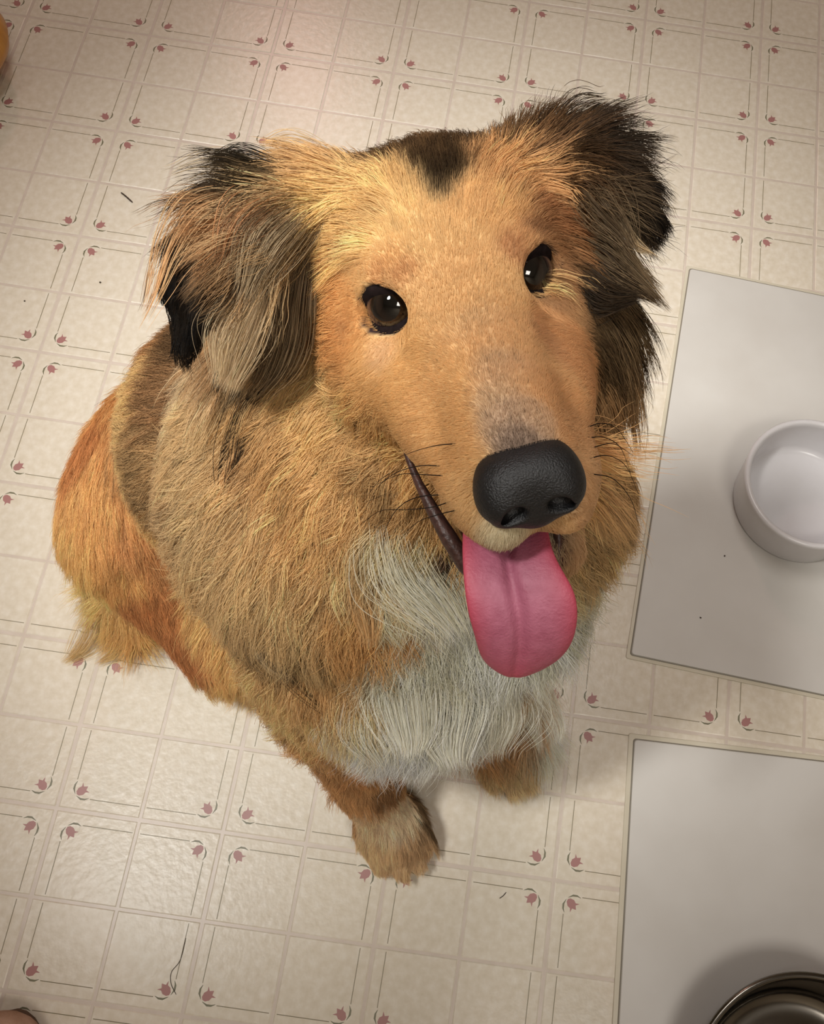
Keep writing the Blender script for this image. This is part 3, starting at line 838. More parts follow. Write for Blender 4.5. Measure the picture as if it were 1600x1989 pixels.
def grow(total):
    T = np.concatenate([BF[:, [0, 1, 2]], BF[:, [0, 2, 3]]])
    A, B, C_ = BV[T[:, 0]], BV[T[:, 1]], BV[T[:, 2]]
    nr = np.cross(B - A, C_ - A)
    area = np.linalg.norm(nr, axis=1) * 0.5
    cen = (A + B + C_) / 3
    nrm = nr / (2 * area[:, None] + 1e-12)
    L = VG[T].mean(1)[:, 3]
    dens = 55 + 1500 / np.maximum(L, 4)
    view = CC - cen; view /= np.linalg.norm(view, axis=1, keepdims=True)
    facing = (nrm * view).sum(1)
    dens = dens * np.where(facing > -0.25, 1.0, 0.35)
    dens = dens * np.where(cen[:, 2] < 0.012, 0.2, 1.0)
    w = area * dens
    w /= w.sum()
    idx = rng.choice(len(T), total, p=w)
    r1, r2 = np.sqrt(rng.random(total)), rng.random(total)
    bc = np.stack([1 - r1, r1 * (1 - r2), r1 * r2], 1)
    tt = T[idx]
    root = (BV[tt] * bc[..., None]).sum(1)
    G_ = (VG[tt] * bc[..., None]).sum(1)
    Cl = (VC[tt] * bc[..., None]).sum(1)
    nrm = sd.grad(root)
    # bare skin: eyes, nose, mouth, pads
    lh = (root - HO) @ HR
    keep = np.ones(total, bool)
    for s in (-1, 1):
        c, d = EYES[s]
        v = lh - c
        dist = np.linalg.norm(v, axis=1)
        up_ = np.array([0, 0, 1.0]) - d * d[2]
        up_ /= np.linalg.norm(up_)
        w = v + (v @ up_)[:, None] * up_ * 0.30
        keep &= ~((dist < 0.0175) & ((v @ d) / (np.linalg.norm(w, axis=1) + 1e-9) > 0.60))
    keep &= ~((np.abs(lh[:, 0] / 0.0150) ** 2.4 + np.abs((lh[:, 2] + 0.032) / 0.0115) ** 2.4 < 1) & (lh[:, 1] > 0.096))
    mo = (lh[:, 0] > -0.030) & (lh[:, 0] < 0.006) & (lh[:, 1] > 0.0) & (lh[:, 1] < 0.10) & (lh[:, 2] < -0.053 - 0.10 * lh[:, 1]) & (lh[:, 2] > -0.066 - 0.46 * lh[:, 1])
    keep &= ~mo
    keep &= root[:, 2] > 0.004
    root, G_, Cl, nrm = root[keep], G_[keep], Cl[keep], nrm[keep]
    n = len(root)
    # clumps
    ng = n // 22
    gi = rng.choice(n, ng, replace=False)
    kd = KDTree(ng)
    for k, q in enumerate(root[gi]):
        kd.insert(q, k)
    kd.balance()
    cid = np.fromiter((kd.find(q)[1] for q in root), int, n)
    crand = rng.normal(size=(ng, 8))
    K = 8
    Lm = (G_[:, 3] - 2.6 * np.exp(-((G_[:, 3] - 8) / 6) ** 2)) / 1000 * np.clip(1 + 0.22 * rng.normal(size=n) + 0.10 * crand[cid, 6], 0.45, 1.6)
    lift = np.clip(G_[:, 4], 0.05, 1) * np.clip(G_[:, 3] / 14, 0.45, 1)
    t = G_[:, :3] - nrm * (G_[:, :3] * nrm).sum(1, keepdims=True)
    t /= np.linalg.norm(t, axis=1, keepdims=True) + 1e-9
    b = np.cross(nrm, t)
    sh = np.clip(Lm / 0.025, 0.25, 1)
    dev = (0.10 * rng.normal(size=n) + 0.17 * crand[cid, 0]) * sh
    t = t * np.cos(dev)[:, None] + b * np.sin(dev)[:, None]
    d0 = nrm * lift[:, None] * 1.6 + t
    d0 /= np.linalg.norm(d0, axis=1, keepdims=True)
    grav = np.clip((Lm - 0.02) * 14, 0, 0.6)
    pts = np.zeros((n, K, 3)); pts[:, 0] = root - nrm * 0.0006
    layer = rng.random(n)
    pos = pts[:, 0].copy(); prev = d0
    for k in range(1, K):
        s = k / (K - 1)
        dr = d0 * (1 - s) ** 1.5 + t * (0.35 + s) + np.array([0, 0, -1.0]) * (grav * s)[:, None]
        dr = 0.5 * prev + 0.5 * dr / np.linalg.norm(dr, axis=1, keepdims=True)
        dr /= np.linalg.norm(dr, axis=1, keepdims=True)
        pos = pos + dr * (Lm / (K - 1))[:, None]
        dd = sd.sample(pos)
        off = Lm * (0.06 + 0.30 * lift * (0.35 + layer)) * math.sqrt(s) * (1 - 0.35 * s)
        push = np.maximum(off - dd, 0)
        m = push > 0
        if m.any():
            pos[m] += sd.grad(pos[m]) * push[m, None]
        pos[:, 2] = np.maximum(pos[:, 2], 0.0015 + 0.004 * layer)
        prev = pos - pts[:, k - 1]; prev = prev / (np.linalg.norm(prev, axis=1, keepdims=True) + 1e-9)
        pts[:, k] = pos
    # clumping and wave
    guide = pts[gi]
    cl = np.clip(G_[:, 5], 0, 1) * (np.linalg.norm(root - root[gi][cid], axis=1) < 0.010) * ((nrm * nrm[gi][cid]).sum(1) > 0.5) * (np.abs(Lm / Lm[gi][cid] - 1) < 0.9)
    wav = G_[:, 6] / 1000
    for k in range(1, K):
        s = k / (K - 1)
        c = (cl * s ** 1.3 * 0.85)[:, None]
        base = guide[cid, k] + (root - guide[cid, 0]) * 0.25
        pts[:, k] = pts[:, k] * (1 - c) + base * c
        ph = crand[cid, 1] * 3
        pts[:, k] += b * (wav * s * np.sin(ph + s * (5.0 + crand[cid, 2])) * 0.85)[:, None] + nrm * (wav * s * np.cos(ph * 1.7 + s * 5.0) * 0.22)[:, None]
        pts[:, k] += rng.normal(size=(n, 3)) * (Lm * 0.012 * s)[:, None]
        dd = sd.sample(pts[:, k])
        m = dd < 0.0006
        if m.any():
            pts[m, k] += sd.grad(pts[m, k]) * (0.0008 - dd[m])[:, None]
        pts[:, k, 2] = np.maximum(pts[:, k, 2], 0.001)
    # colour
    br = np.exp((0.15 * rng.normal(size=n) + 0.13 * crand[cid, 3]) * np.clip(Lm / 0.02, 0.25, 1))[:, None]
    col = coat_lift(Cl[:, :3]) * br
    dark = (rng.random(n) < Cl[:, 3] * np.clip(0.75 + 0.45 * crand[cid, 4], 0.1, 1.8) * 0.8)
    dkc = np.array(srgb(44, 34, 24))
    tip = col * (1 + np.array([0.10, 0.07, 0.02]) * np.clip((Lm - 0.006) / 0.02, 0, 1)[:, None])
    rt = col * 0.92
    tip[dark] = tip[dark] * 0.25 + dkc * 0.75
    rt[dark] = rt[dark] * 0.6 + dkc * 0.4
    prof = np.array([0.8, 1.0, 1.0, 0.95, 0.85, 0.7, 0.48, 0.12])
    r0 = np.clip(0.000045 + Lm * 0.0026, 0.00005, 0.00014) * (0.8 + 0.4 * rng.random(n))
    rad = r0[:, None] * prof[None]
    return pts, rad, np.clip(rt, 0, 0.95), np.clip(tip, 0, 0.95)


if FUR:
    hp = grow(470000)
    fur = hair_object('fur', *hp, dog)
    fur['kind'] = 'stuff'


# ------------------------------------------------------------------ face parts
def revolve_free(rings):
    """rings: list of equal-length closed loops of points -> quads between neighbours"""
    V, F = [], []
    n = len(rings[0])
    for r in rings:
        V.extend(r)
    for k in range(len(rings) - 1):
        for q in range(n):
            F.append((k * n + q, k * n + (q + 1) % n, (k + 1) * n + (q + 1) % n, (k + 1) * n + q))
    return V, F


eye_m = material('dark_brown_wet_eye', (0.01, 0.006, 0.004), 0.03, spec=0.6)
eye_m.node_tree.nodes['Principled BSDF'].inputs['Coat Weight'].default_value = 0.6
eye_m.node_tree.nodes['Principled BSDF'].inputs['Coat Roughness'].default_value = 0.01
nt = eye_m.node_tree
tc = nt.nodes.new('ShaderNodeTexCoord')
sep = nt.nodes.new('ShaderNodeSeparateXYZ'); nt.links.new(tc.outputs['Object'], sep.inputs[0])
mr = nt.nodes.new('ShaderNodeMapRange')
mr.inputs['From Min'].default_value = EYE_R; mr.inputs['From Max'].default_value = EYE_R * 0.35
nt.links.new(sep.outputs['Z'], mr.inputs['Value'])
cr = nt.nodes.new('ShaderNodeValToRGB')
e = cr.color_ramp.elements
e[0].position, e[0].color = 0.0, (0.002, 0.002, 0.002, 1)
e[1].position, e[1].color = 1.0, (*srgb(64, 50, 48), 1)
for p_, c_ in ((0.14, (3, 3, 3)), (0.20, (16, 10, 8)), (0.36, (27, 18, 13)), (0.44, (10, 7, 6)), (0.66, (16, 11, 10)), (0.74, (34, 25, 24))):
    q = e.new(p_); q.color = (*srgb(*c_), 1)
nt.links.new(mr.outputs[0], cr.inputs['Fac'])
nt.links.new(cr.outputs['Color'], nt.nodes['Principled BSDF'].inputs['Base Color'])

lid_m = noise_mat('dark_eyelid_skin', [(0.3, srgb(18, 13, 13)), (0.7, srgb(34, 25, 25))], scale=500, rough=0.85, spec=0.1)

for s in (-1, 1):
    c, d = EYES[s]
    cw = H(*c)
    # the eyeball looks at the person holding the camera
    gz = Vector(CC - cw).normalized()
    bm = bmesh.new()
    bmesh.ops.create_uvsphere(bm, u_segments=48, v_segments=32, radius=EYE_R)
    me = bpy.data.meshes.new('eyeball'); bm.to_mesh(me); bm.free()
    me.polygons.foreach_set('use_smooth', [True] * len(me.polygons))
    me.materials.append(eye_m)
    o = bpy.data.objects.new('eyeball', me); COL.objects.link(o)
    o.parent = dog
    o.matrix_parent_inverse = Matrix.Translation(-dog.location)
    o.location = cw
    o.rotation_euler = gz.to_track_quat('Z', 'Y').to_euler()
    # eyelids: an almond opening in a shell round the eyeball
    ax = HD(*d)
    ux = HD(1, 0, 0); ux = ux - ax * (ux @ ax); ux /= np.linalg.norm(ux)
    uy = np.cross(ax, ux)
    if uy @ HD(0, 0, 1) < 0:
        uy = -uy
    rings = []
    N = 40
    for dr, rad in ((-0.02, 0.99), (0.02, 1.06), (0.08, 1.15), (0.16, 1.23), (0.25, 1.25), (0.38, 1.18), (0.6, 1.0)):
        ring = []
        for q in range(N):
            ph = 2 * math.pi * q / N
            cx_, sy_ = math.cos(ph), math.sin(ph)
            a_, b_ = 1.02, (0.54 if sy_ > 0 else 0.62)
            rho = 1.0 / math.sqrt((cx_ / a_) ** 2 + (sy_ / b_) ** 2)
            rho *= 1 + 0.10 * max(0, abs(cx_) - 0.8) / 0.2
            th = rho + dr
            v = ax * math.cos(th) + (ux * cx_ + uy * sy_) * math.sin(th)
            ring.append(cw + v * EYE_R * rad)
        rings.append(ring)
    V, F = revolve_free(rings)
    o = mesh_obj('eyelid', V, F, lid_m)
    child_of(o, dog)

# nose leather
nose_m = noise_mat('black_nose_leather', [(0.35, srgb(11, 11, 13)), (0.65, srgb(20, 20, 22))], scale=900, rough=0.5, bump=0.7, bump_scale=1500)
NZ = -0.0025
ns = Field(H(0, 0.107, -0.032) - 0.034, H(0, 0.107, -0.032) + 0.034, 0.0007, far=0.012)
ns.ell(H(0, 0.106, -0.029 + NZ), (0.0170, 0.0135, 0.0130), HA, 0.004, pw=2.6)
for s in (-1, 1):
    ns.ell(H(0.0105 * s, 0.1085, -0.0320 + NZ), (0.0082, 0.0115, 0.0100), HA, 0.006)
ns.ell(H(0, 0.1075, -0.0400 + NZ), (0.0070, 0.0095, 0.0060), HA, 0.006)
for s in (-1, 1):
    ns.ell(H(0.0075 * s, 0.1205, -0.0340 + NZ), (0.0040, 0.0060, 0.0032), HA, 0.002, cut=True)
    ns.cone(H(0.0095 * s, 0.1185, -0.0350 + NZ), H(0.0185 * s, 0.1095, -0.0380 + NZ), 0.0022, 0.0012, 0.002, cut=True)
ns.cone(H(0, 0.1225, -0.0335 + NZ), H(0, 0.1195, -0.0455 + NZ), 0.0007, 0.0007, 0.002, cut=True)
V, F = ns.mesh()
np_mesh('nose', V, F, nose_m, dog)

# tongue hanging over the lower jaw
ton_m = noise_mat('pink_wet_tongue', [(0.3, srgb(158, 88, 110)), (0.7, srgb(174, 104, 126))], scale=220, rough=0.55, bump=0.5, bump_scale=900)
# centre line: x, y in the photograph, distance, half widths to either side (pixels)
TON = [(985, 985, .395, 74, 74), (982, 1040, .376, 88, 84), (985, 1085, .366, 92, 90), (993, 1130, .362, 97, 105), (1004, 1175, .362, 101, 124), (1010, 1215, .365, 97, 118), (1010, 1250, .370, 90, 108), (1006, 1280, .376, 80, 90), (1000, 1302, .382, 64, 68), (996, 1314, .387, 40, 42)]
cl_ = [at_d(x, y, d) for x, y, d, _, _ in TON]
V, F = [], []
NS = 15
rings = []
for k, (x, y, d, wl, wr) in enumerate(TON):
    a = cl_[max(k - 1, 0)]; b = cl_[min(k + 1, len(cl_) - 1)]
    tg = (b - a) / np.linalg.norm(b - a)
    sx = RR[0] + 0.0
    sx = sx - tg * (sx @ tg); sx /= np.linalg.norm(sx)
    nr = np.cross(tg, sx)
    if nr @ (CC - cl_[k]) < 0:
        nr = -nr
    top, bot = [], []
    s_ = k / (len(TON) - 1)
    for q in range(NS):
        u = -1 + 2 * q / (NS - 1)
        w = (wl if u < 0 else wr) * d / FOC
        prof = (1 - abs(u) ** 3)
        curl = 0.0060 * abs(u) ** 2.2 * (1 - s_) - 0.0045 * u * u * s_
        groove = -0.0046 * math.exp(-(u / 0.10) ** 2) * (1 - s_ ** 3)
        th = 0.0034 * math.sqrt(max(prof, 0.0)) * (1 - 0.5 * s_ ** 4)
        c0 = cl_[k] + sx * (u * w) + nr * curl
        top.append(c0 + nr * (th + groove)); bot.append(c0 - nr * th)
    rings.append(top + bot[::-1][1:-1])
V, F = revolve_free(rings)
n0 = len(rings[0])
F.append(tuple(range(n0))[::-1]); F.append(tuple(range((len(rings) - 1) * n0, len(rings) * n0)))
ton = mesh_obj('tongue', V, F, ton_m)
ta = ton.data.attributes.new('edge', 'FLOAT', 'POINT')
ed = []
for k in range(len(rings)):
    for q in range(n0):
        u = -1 + 2 * q / (NS - 1) if q < NS else 1 - 2 * (q - NS + 1) / (NS - 1)
        ed.append(min(1.0, max(abs(u) ** 3, (k / (len(rings) - 1)) ** 4)))
ta.data.foreach_set('value', ed)
nt = ton_m.node_tree
an = nt.nodes.new('ShaderNodeAttribute'); an.attribute_name = 'edge'
mx = nt.nodes.new('ShaderNodeMix'); mx.data_type = 'RGBA'
crn = [n for n in nt.nodes if n.type == 'VALTORGB'][0]
nt.links.new(an.outputs['Fac'], mx.inputs[0]); nt.links.new(crn.outputs['Color'], mx.inputs[6]); mx.inputs[7].default_value = (*srgb(180, 62, 80), 1)
nt.links.new(mx.outputs[2], nt.nodes['Principled BSDF'].inputs['Base Color'])
m_ = ton.modifiers.new('smooth', 'SUBSURF'); m_.levels = m_.render_levels = 2
child_of(ton, dog)

# dark lips along the open mouth
lip_m = noise_mat('dark_brown_lip', [(0.3, srgb(46, 28, 24)), (0.7, srgb(78, 50, 42))], scale=400, rough=0.5, bump=0.9, bump_scale=500)
for s in (-1, 1):
    wx = 1.0 if s < 0 else 0.45
    rs = 1.0 if s < 0 else 0.5
    path = [(0.0400 * wx, 0.028, -0.0440), (0.0392 * wx, 0.036, -0.0515), (0.0375 * wx, 0.045, -0.0590), (0.0345 * wx, 0.055, -0.0680), (0.0310 * wx, 0.062, -0.0780), (0.0270 * wx, 0.068, -0.0890), (0.0210 * wx, 0.073, -0.0985), (0.010, 0.077, -0.105)]
    rr_ = [q * rs for q in (0.0008, 0.0020, 0.0030, 0.0046, 0.0060, 0.0062, 0.0050, 0.0035)]
    rings = []
    for k, (p_, r) in enumerate(zip(path, rr_)):
        a = np.array(path[max(k - 1, 0)]); b = np.array(path[min(k + 1, len(path) - 1)])
        tg = (b - a) / np.linalg.norm(b - a)
        ux = np.array([1.0, 0, 0]); ux -= tg * (ux @ tg); ux /= np.linalg.norm(ux)
        uy = np.cross(tg, ux)
        rings.append([H(*(np.array([1 if s > 0 else -1, 1, 1]) * (np.array(p_) + r * (ux * math.cos(t) * 0.6 + uy * math.sin(t))))) for t in np.linspace(0, 2 * math.pi, 12, endpoint=False)])
    V, F = revolve_free(rings)
    F.append(tuple(range(12))); F.append(tuple(range(len(V) - 12, len(V))))
    o = mesh_obj('lower_lip', V, F, lip_m)
    child_of(o, dog)

tooth_m = material('ivory_tooth', srgb(226, 216, 196), 0.25)
for s in (-1, 1):
    b_, t_ = np.array([0.0225 * s, 0.080, -0.064]), np.array([0.0235 * s, 0.083, -0.0705])
    rings = [[H(*(b_ + (t_ - b_) * k + 0.0016 * (1 - k) ** 0.7 * np.array([math.cos(t), math.sin(t), 0]))) for t in np.linspace(0, 2 * math.pi, 8, endpoint=False)] for k in (0, .4, .75, .98)]
    V, F = revolve_free(rings)
    F.append(tuple(range(8))); F.append(tuple(range(len(V) - 8, len(V))))
    child_of(mesh_obj('tooth', V, F, tooth_m), dog)

# claws
claw_m = noise_mat('black_claw', [(0.3, srgb(22, 18, 16)), (0.7, srgb(40, 34, 30))], scale=300, rough=0.35)
for paw, d, side in PAWS:
    for off, fwd in ((-0.020, 0.014), (-0.0075, 0.025), (0.0075, 0.025), (0.020, 0.014)):
        st = paw + side * off + d * (fwd + 0.013) + np.array([0, 0, -0.010])
        rings = []
        for k in range(6):
            u = k / 5
            c0 = st + d * (0.009 * u - 0.002) + np.array([0, 0, 0.001 - 0.008 * u * u])
            r = 0.0030 * (1 - u) ** 0.6 + 0.0002
            rings.append([c0 + r * (side * math.cos(t) + UP * math.sin(t)) for t in np.linspace(0, 2 * math.pi, 8, endpoint=False)])
        V, F = revolve_free(rings)
        F.append(tuple(range(8))); F.append(tuple(range(len(V) - 8, len(V))))
        child_of(mesh_obj('claw', V, F, claw_m), dog)


# ------------------------------------------------------------------ locks of long hair and whiskers
def body_depth(x, y, default):
    v = ray(x, y)
    hit = BVH.ray_cast(Vector(CC), Vector(v / np.linalg.norm(v)))
    if hit[0] is None:
        return default
    return float((RR @ (np.array(hit[0]) - CC))[2])


def lock_path(px, lift=0.008):
    d = None
    out = []
    for k, (x, y) in enumerate(px):
        if d is None:
            p, _ = cast(x, y)
            d = float((RR @ (p - CC))[2])
            out.append(at_d(x, y, d))
            continue
        bd = body_depth(x, y, 99.0)
        tgt = bd - lift if bd < 98 else d
        if abs(tgt - d) > 0.030:                  # do not jump to something far behind
            tgt = d + (0.012 if tgt > d else -0.012)
        d = tgt
        out.append(at_d(x, y, d))
    return np.array(out)


def smooth_path(P_, n):
    """Catmull-Rom through the points, n samples"""
    P_ = np.concatenate([[2 * P_[0] - P_[1]], P_, [2 * P_[-1] - P_[-2]]])
    m = len(P_) - 3
    t = np.linspace(0, m - 1e-6, n)
    i = t.astype(int); u = (t - i)[:, None]
    p0, p1, p2, p3 = P_[i], P_[i + 1], P_[i + 2], P_[i + 3]
    return 0.5 * (2 * p1 + (p2 - p0) * u + (2 * p0 - 5 * p1 + 4 * p2 - p3) * u ** 2 + (3 * p1 - p0 - 3 * p2 + p3) * u ** 3)


LK = []


def lock(px, n, w0, w1, color, color2=None, lift=0.008, rad=0.00011, wave=0.002):
    K = 14
    c = smooth_path(lock_path(px, lift), K)
    v = c[-1] - c[0]; v /= np.linalg.norm(v)
    view = CC - c[0]; view /= np.linalg.norm(view)
    a = np.cross(v, view); a /= np.linalg.norm(a)
    b = np.cross(a, v)
    s = np.linspace(0, 1, K)
    wid = (w0 * (1 - s) + w1 * s) * (0.6 + 0.4 * np.sin(np.pi * np.minimum(s * 1.2, 1)))
    oa = rng.normal(size=n) * 0.5
    ob = rng.normal(size=n) * 0.25
    start, end = rng.random(n) * 0.30, 0.70 + 0.30 * rng.random(n) ** 0.6
    ph = rng.normal(size=n) * 0.7
    pts = np.zeros((n, K, 3))
    for k in range(K):
        q = start + (end - start) * s[k]
        f = q * (K - 1); i = np.minimum(f.astype(int), K - 2); u = (f - i)[:, None]
        ctr = c[i] * (1 - u) + c[i + 1] * u
        w = np.interp(q, s, wid)
        pts[:, k] = ctr + a * (oa * w + wave * q * np.sin(ph + 5 * q))[:, None] + b * (ob * w + 0.002 * np.sin(np.pi * s[k]))[:, None]
    dd = sd.sample(pts.reshape(-1, 3)).reshape(n, K)
    for k in range(1, K):
        m = dd[:, k] < 0.0015
        if m.any():
            pts[m, k] += sd.grad(pts[m, k]) * (0.002 - dd[m, k])[:, None]
    pts[..., 2] = np.maximum(pts[..., 2], 0.0015)
    c1 = np.array(srgb(*color)); c2 = np.array(srgb(*(color2 or color)))
    mixf = rng.random(n)[:, None]
    cm = c1 * (1 - mixf) + c2 * mixf
    col = coat_lift(cm) * np.exp(0.15 * rng.normal(size=n))[:, None]
    r = rad * (0.8 + 0.4 * rng.random(n))[:, None] * np.concatenate([[0.6], np.ones(K - 4), [0.8, 0.5, 0.12]])[None]
    LK.append((pts, r, col * 0.9, np.clip(col * 1.05, 0, 0.95)))


DK, DB, TN, GY, WH = (44, 34, 24), (84, 62, 38), (196, 158, 104), (160, 136, 100), (252, 245, 230)
# hair falling from behind the ear on the lit side
lock([(590, 470), (572, 560), (560, 650), (530, 720), (480, 775)], 260, .010, .012, DB, (124, 98, 64))
lock([(585, 560), (570, 650), (545, 710), (500, 760), (475, 800)], 200, .008, .006, DK, DB)
lock([(575, 640), (545, 720), (505, 770), (480, 800), (452, 850), (432, 900), (424, 950), (432, 1000)], 46, .010, .0010, DK, DB, rad=.00013)
lock([(560, 720), (500, 780), (478, 830), (462, 890), (440, 940), (436, 985)], 26, .008, .0012, DK, DB, rad=.00013)
lock([(560, 510), (515, 600), (480, 680), (450, 760)], 800, .020, .012, TN, GY, rad=.00009)
lock([(580, 520), (540, 620), (510, 700), (470, 760)], 700, .016, .010, TN, (170, 140, 98), rad=.00009)
lock([(510, 550), (475, 630), (450, 690), (425, 760)], 460, .013, .012, (214, 184, 144), (186, 158, 118), rad=.00009)
lock([(440, 580), (434, 640), (436, 690), (420, 740), (414, 772)], 18, .003, .001, DK, DK, rad=.00013)
lock([(560, 390), (500, 430), (450, 480), (420, 530)], 150, .016, .010, (168, 110, 58), DB)
lock([(590, 400), (530, 460), (490, 520), (460, 590)], 180, .014, .010, GY, DB)
lock([(470, 380), (390, 410), (335, 490), (300, 570), (262, 640)], 36, .014, .003, (196, 140, 82), TN)
lock([(450, 370), (370, 400), (325, 470), (290, 560), (268, 610)], 22, .012, .004, (176, 120, 64), DB)
lock([(540, 340), (480, 325), (440, 312), (400, 308)], 110, .012, .005, DK, (70, 60, 48))
lock([(560, 345), (460, 322), (380, 320), (310, 335)], 22, .008, .008, DK, GY)
lock([(640, 310), (560, 290), (500, 280)], 60, .012, .010, TN, GY)
# feathers of the ear on the shaded side
for x1, y1, x2, y2, cA, cB in ((1235, 545, 1300, 612, (130, 104, 70), DB), (1225, 550, 1284, 602, DB, (120, 94, 60)), (1205, 550, 1262, 592, DB, DK), (1225, 520, 1286, 570, (140, 114, 80), DB), (1185, 545, 1232, 588, DK, DB), (1215, 500, 1262, 545, (150, 124, 88), DB)):
    lock([(1115, 395 + (y2 - 545)), ((1115 + x1) / 2 + 8, (395 + (y2 - 545) + y1) / 2 - 4), (x1, y1), (x2, y2)], 130, .014, .0025, cA, cB)
lock([(1160, 380), (1210, 440), (1240, 480), (1272, 505)], 34, .006, .001, (190, 160, 116), GY)
lock([(1120, 540), (1180, 575), (1250, 585)], 160, .014, .005, DK, DB)
lock([(1200, 560), (1222, 585), (1221, 622)], 22, .004, .0006, DK, DK)
lock([(1130, 350), (1170, 390), (1205, 440), (1230, 500)], 90, .012, .006, (120, 96, 66), DB)
lock([(1090, 250), (1140, 215), (1190, 205)], 70, .012, .008, DK, DB)
# bib, chest and elbows
lock([(755, 990), (790, 1090), (840, 1170), (880, 1260)], 240, .022, .020, WH, (222, 206, 172), wave=.006)
lock([(770, 1040), (800, 1110), (850, 1180), (870, 1240)], 60, .006, .005, WH, WH)
lock([(870, 1140), (862, 1210), (835, 1250), (815, 1290)], 90, .008, .003, WH, WH)
lock([(780, 1250), (790, 1330), (800, 1420), (790, 1480)], 260, .026, .018, WH, (226, 214, 190))
lock([(880, 1280), (880, 1360), (870, 1440), (880, 1500)], 260, .026, .018, WH, (226, 214, 190))
lock([(720, 1330), (725, 1400), (740, 1450), (750, 1500)], 200, .022, .016, WH, (230, 216, 196))
lock([(960, 1300), (970, 1380), (960, 1430), (955, 1480)], 220, .026, .018, WH, (222, 210, 184))
lock([(1030, 1290), (1062, 1350), (1084, 1410), (1080, 1450)], 70, .016, .010, WH, (226, 214, 190))
lock([(990, 1340), (1030, 1400), (1048, 1470)], 80, .016, .008, WH, (226, 214, 190))
lock([(520, 1240), (580, 1310), (640, 1375), (690, 1415)], 50, .008, .003, DK, DB)
lock([(500, 1200), (520, 1270), (560, 1330)], 60, .010, .006, DB, GY)
lock([(700, 1110), (720, 1180), (715, 1260)], 160, .012, .010, (190, 140, 74), TN)
lock([(190, 1190), (165, 1250), (120, 1290)], 120, .016, .010, (222, 184, 118), TN)
lock([(230, 1220), (230, 1260), (180, 1290)], 90, .016, .010, (222, 184, 118), TN)

if FUR:
    for a_ in (0,):
        fe = hair_object('feathering', np.concatenate([l[0] for l in LK]), np.concatenate([l[1] for l in LK]), np.concatenate([l[2] for l in LK]), np.concatenate([l[3] for l in LK]), dog)
        fe['kind'] = 'stuff'
        fe['label'] = 'long loose locks of hair on the ears and chest'

WHK = [[(860, 924), (820, 922), (775, 922), (722, 946)], [(855, 905), (815, 905), (770, 918), (735, 945), (712, 985)], [(838, 940), (800, 946), (760, 955), (712, 975)], [(856, 961), (810, 966), (775, 985), (752, 1020), (744, 1060), (752, 1090)],
       [(874, 974), (840, 985), (790, 990), (740, 992), (705, 1015)], [(890, 990), (850, 1000), (810, 1015), (775, 1050)], [(885, 862), (850, 865), (810, 875), (770, 890)], [(820, 918), (780, 910), (735, 935), (700, 985)],
       [(840, 1000), (800, 1010), (760, 1000), (725, 1012)], [(860, 1100), (840, 1118), (810, 1110), (790, 1090)], [(750, 1060), (762, 1100), (790, 1130), (840, 1160)],
       [(1140, 830), (1170, 822), (1200, 835), (1230, 880)], [(1142, 850), (1175, 850), (1205, 870), (1225, 920)], [(1145, 890), (1180, 885), (1215, 905), (1240, 960)], [(1145, 920), (1190, 930), (1225, 970), (1240, 1020)], [(1148, 870), (1190, 862), (1230, 885)]]
wk = []
for w_ in WHK:
    d0 = float((RR @ (cast(*w_[0])[0] - CC))[2])
    q = np.array([at_d(x, y, d0 + 0.004 * k) for k, (x, y) in enumerate(w_)])
    wk.append(smooth_path(q, 12))
wk = np.array(wk)
wr = np.repeat((0.00022 * np.linspace(1, 0.3, 12))[None], len(wk), 0)
bk = np.tile(np.array(srgb(26, 20, 16)), (len(wk), 1))
wo = hair_object('whiskers', wk, wr, bk, bk, dog)
wo['kind'] = 'stuff'
wo['label'] = 'black whiskers on the muzzle'


# ------------------------------------------------------------------ mats, bowls and odds and ends
def lathe(profile, n=72):
    V, F = [], []
    for r, z in profile:
        V.extend([(r * math.cos(2 * math.pi * q / n), r * math.sin(2 * math.pi * q / n), z) for q in range(n)])
    for k in range(len(profile) - 1):
        for q in range(n):
            F.append((k * n + q, k * n + (q + 1) % n, (k + 1) * n + (q + 1) % n, (k + 1) * n + q))
    F.append(tuple(range(n))[::-1])
    F.append(tuple(range((len(profile) - 1) * n, len(profile) * n)))
    return V, F


mat_m = noise_mat('frosted_white_plastic', [(0.35, srgb(196, 192, 186)), (0.65, srgb(204, 201, 196))], scale=9, rough=0.42, bump=0.1, bump_scale=60)
rim_m = noise_mat('cream_translucent_plastic', [(0.35, srgb(196, 188, 168)), (0.65, srgb(206, 198, 180))], scale=20, rough=0.25)
line_m = material('grey_edge_line', srgb(128, 122, 110), 0.4)


def slab(L, W, h, r0, bev):
    """a plate with rounded corners and a softened top edge, lower-left corner at the origin"""
    def loop(ins, z, rr):
        pts = []
        for cx_, cy_, a0 in ((W - ins - rr, ins + rr, -90), (W - ins - rr, L - ins - rr, 0), (ins + rr, L - ins - rr, 90), (ins + rr, ins + rr, 180)):
            for q in range(5):
                a = math.radians(a0 + 90 * q / 4)
                pts.append((cx_ + rr * math.cos(a), cy_ + rr * math.sin(a), z))
        return pts
    rings = [loop(0, 0, r0), loop(0, h - bev, r0), loop(bev * 0.4, h - bev * 0.3, r0), loop(bev, h, r0)]
    V, F = revolve_free(rings)
    n = len(rings[0])
    F.append(tuple(range(n))[::-1]); F.append(tuple(range(3 * n, 4 * n)))
    return V, F


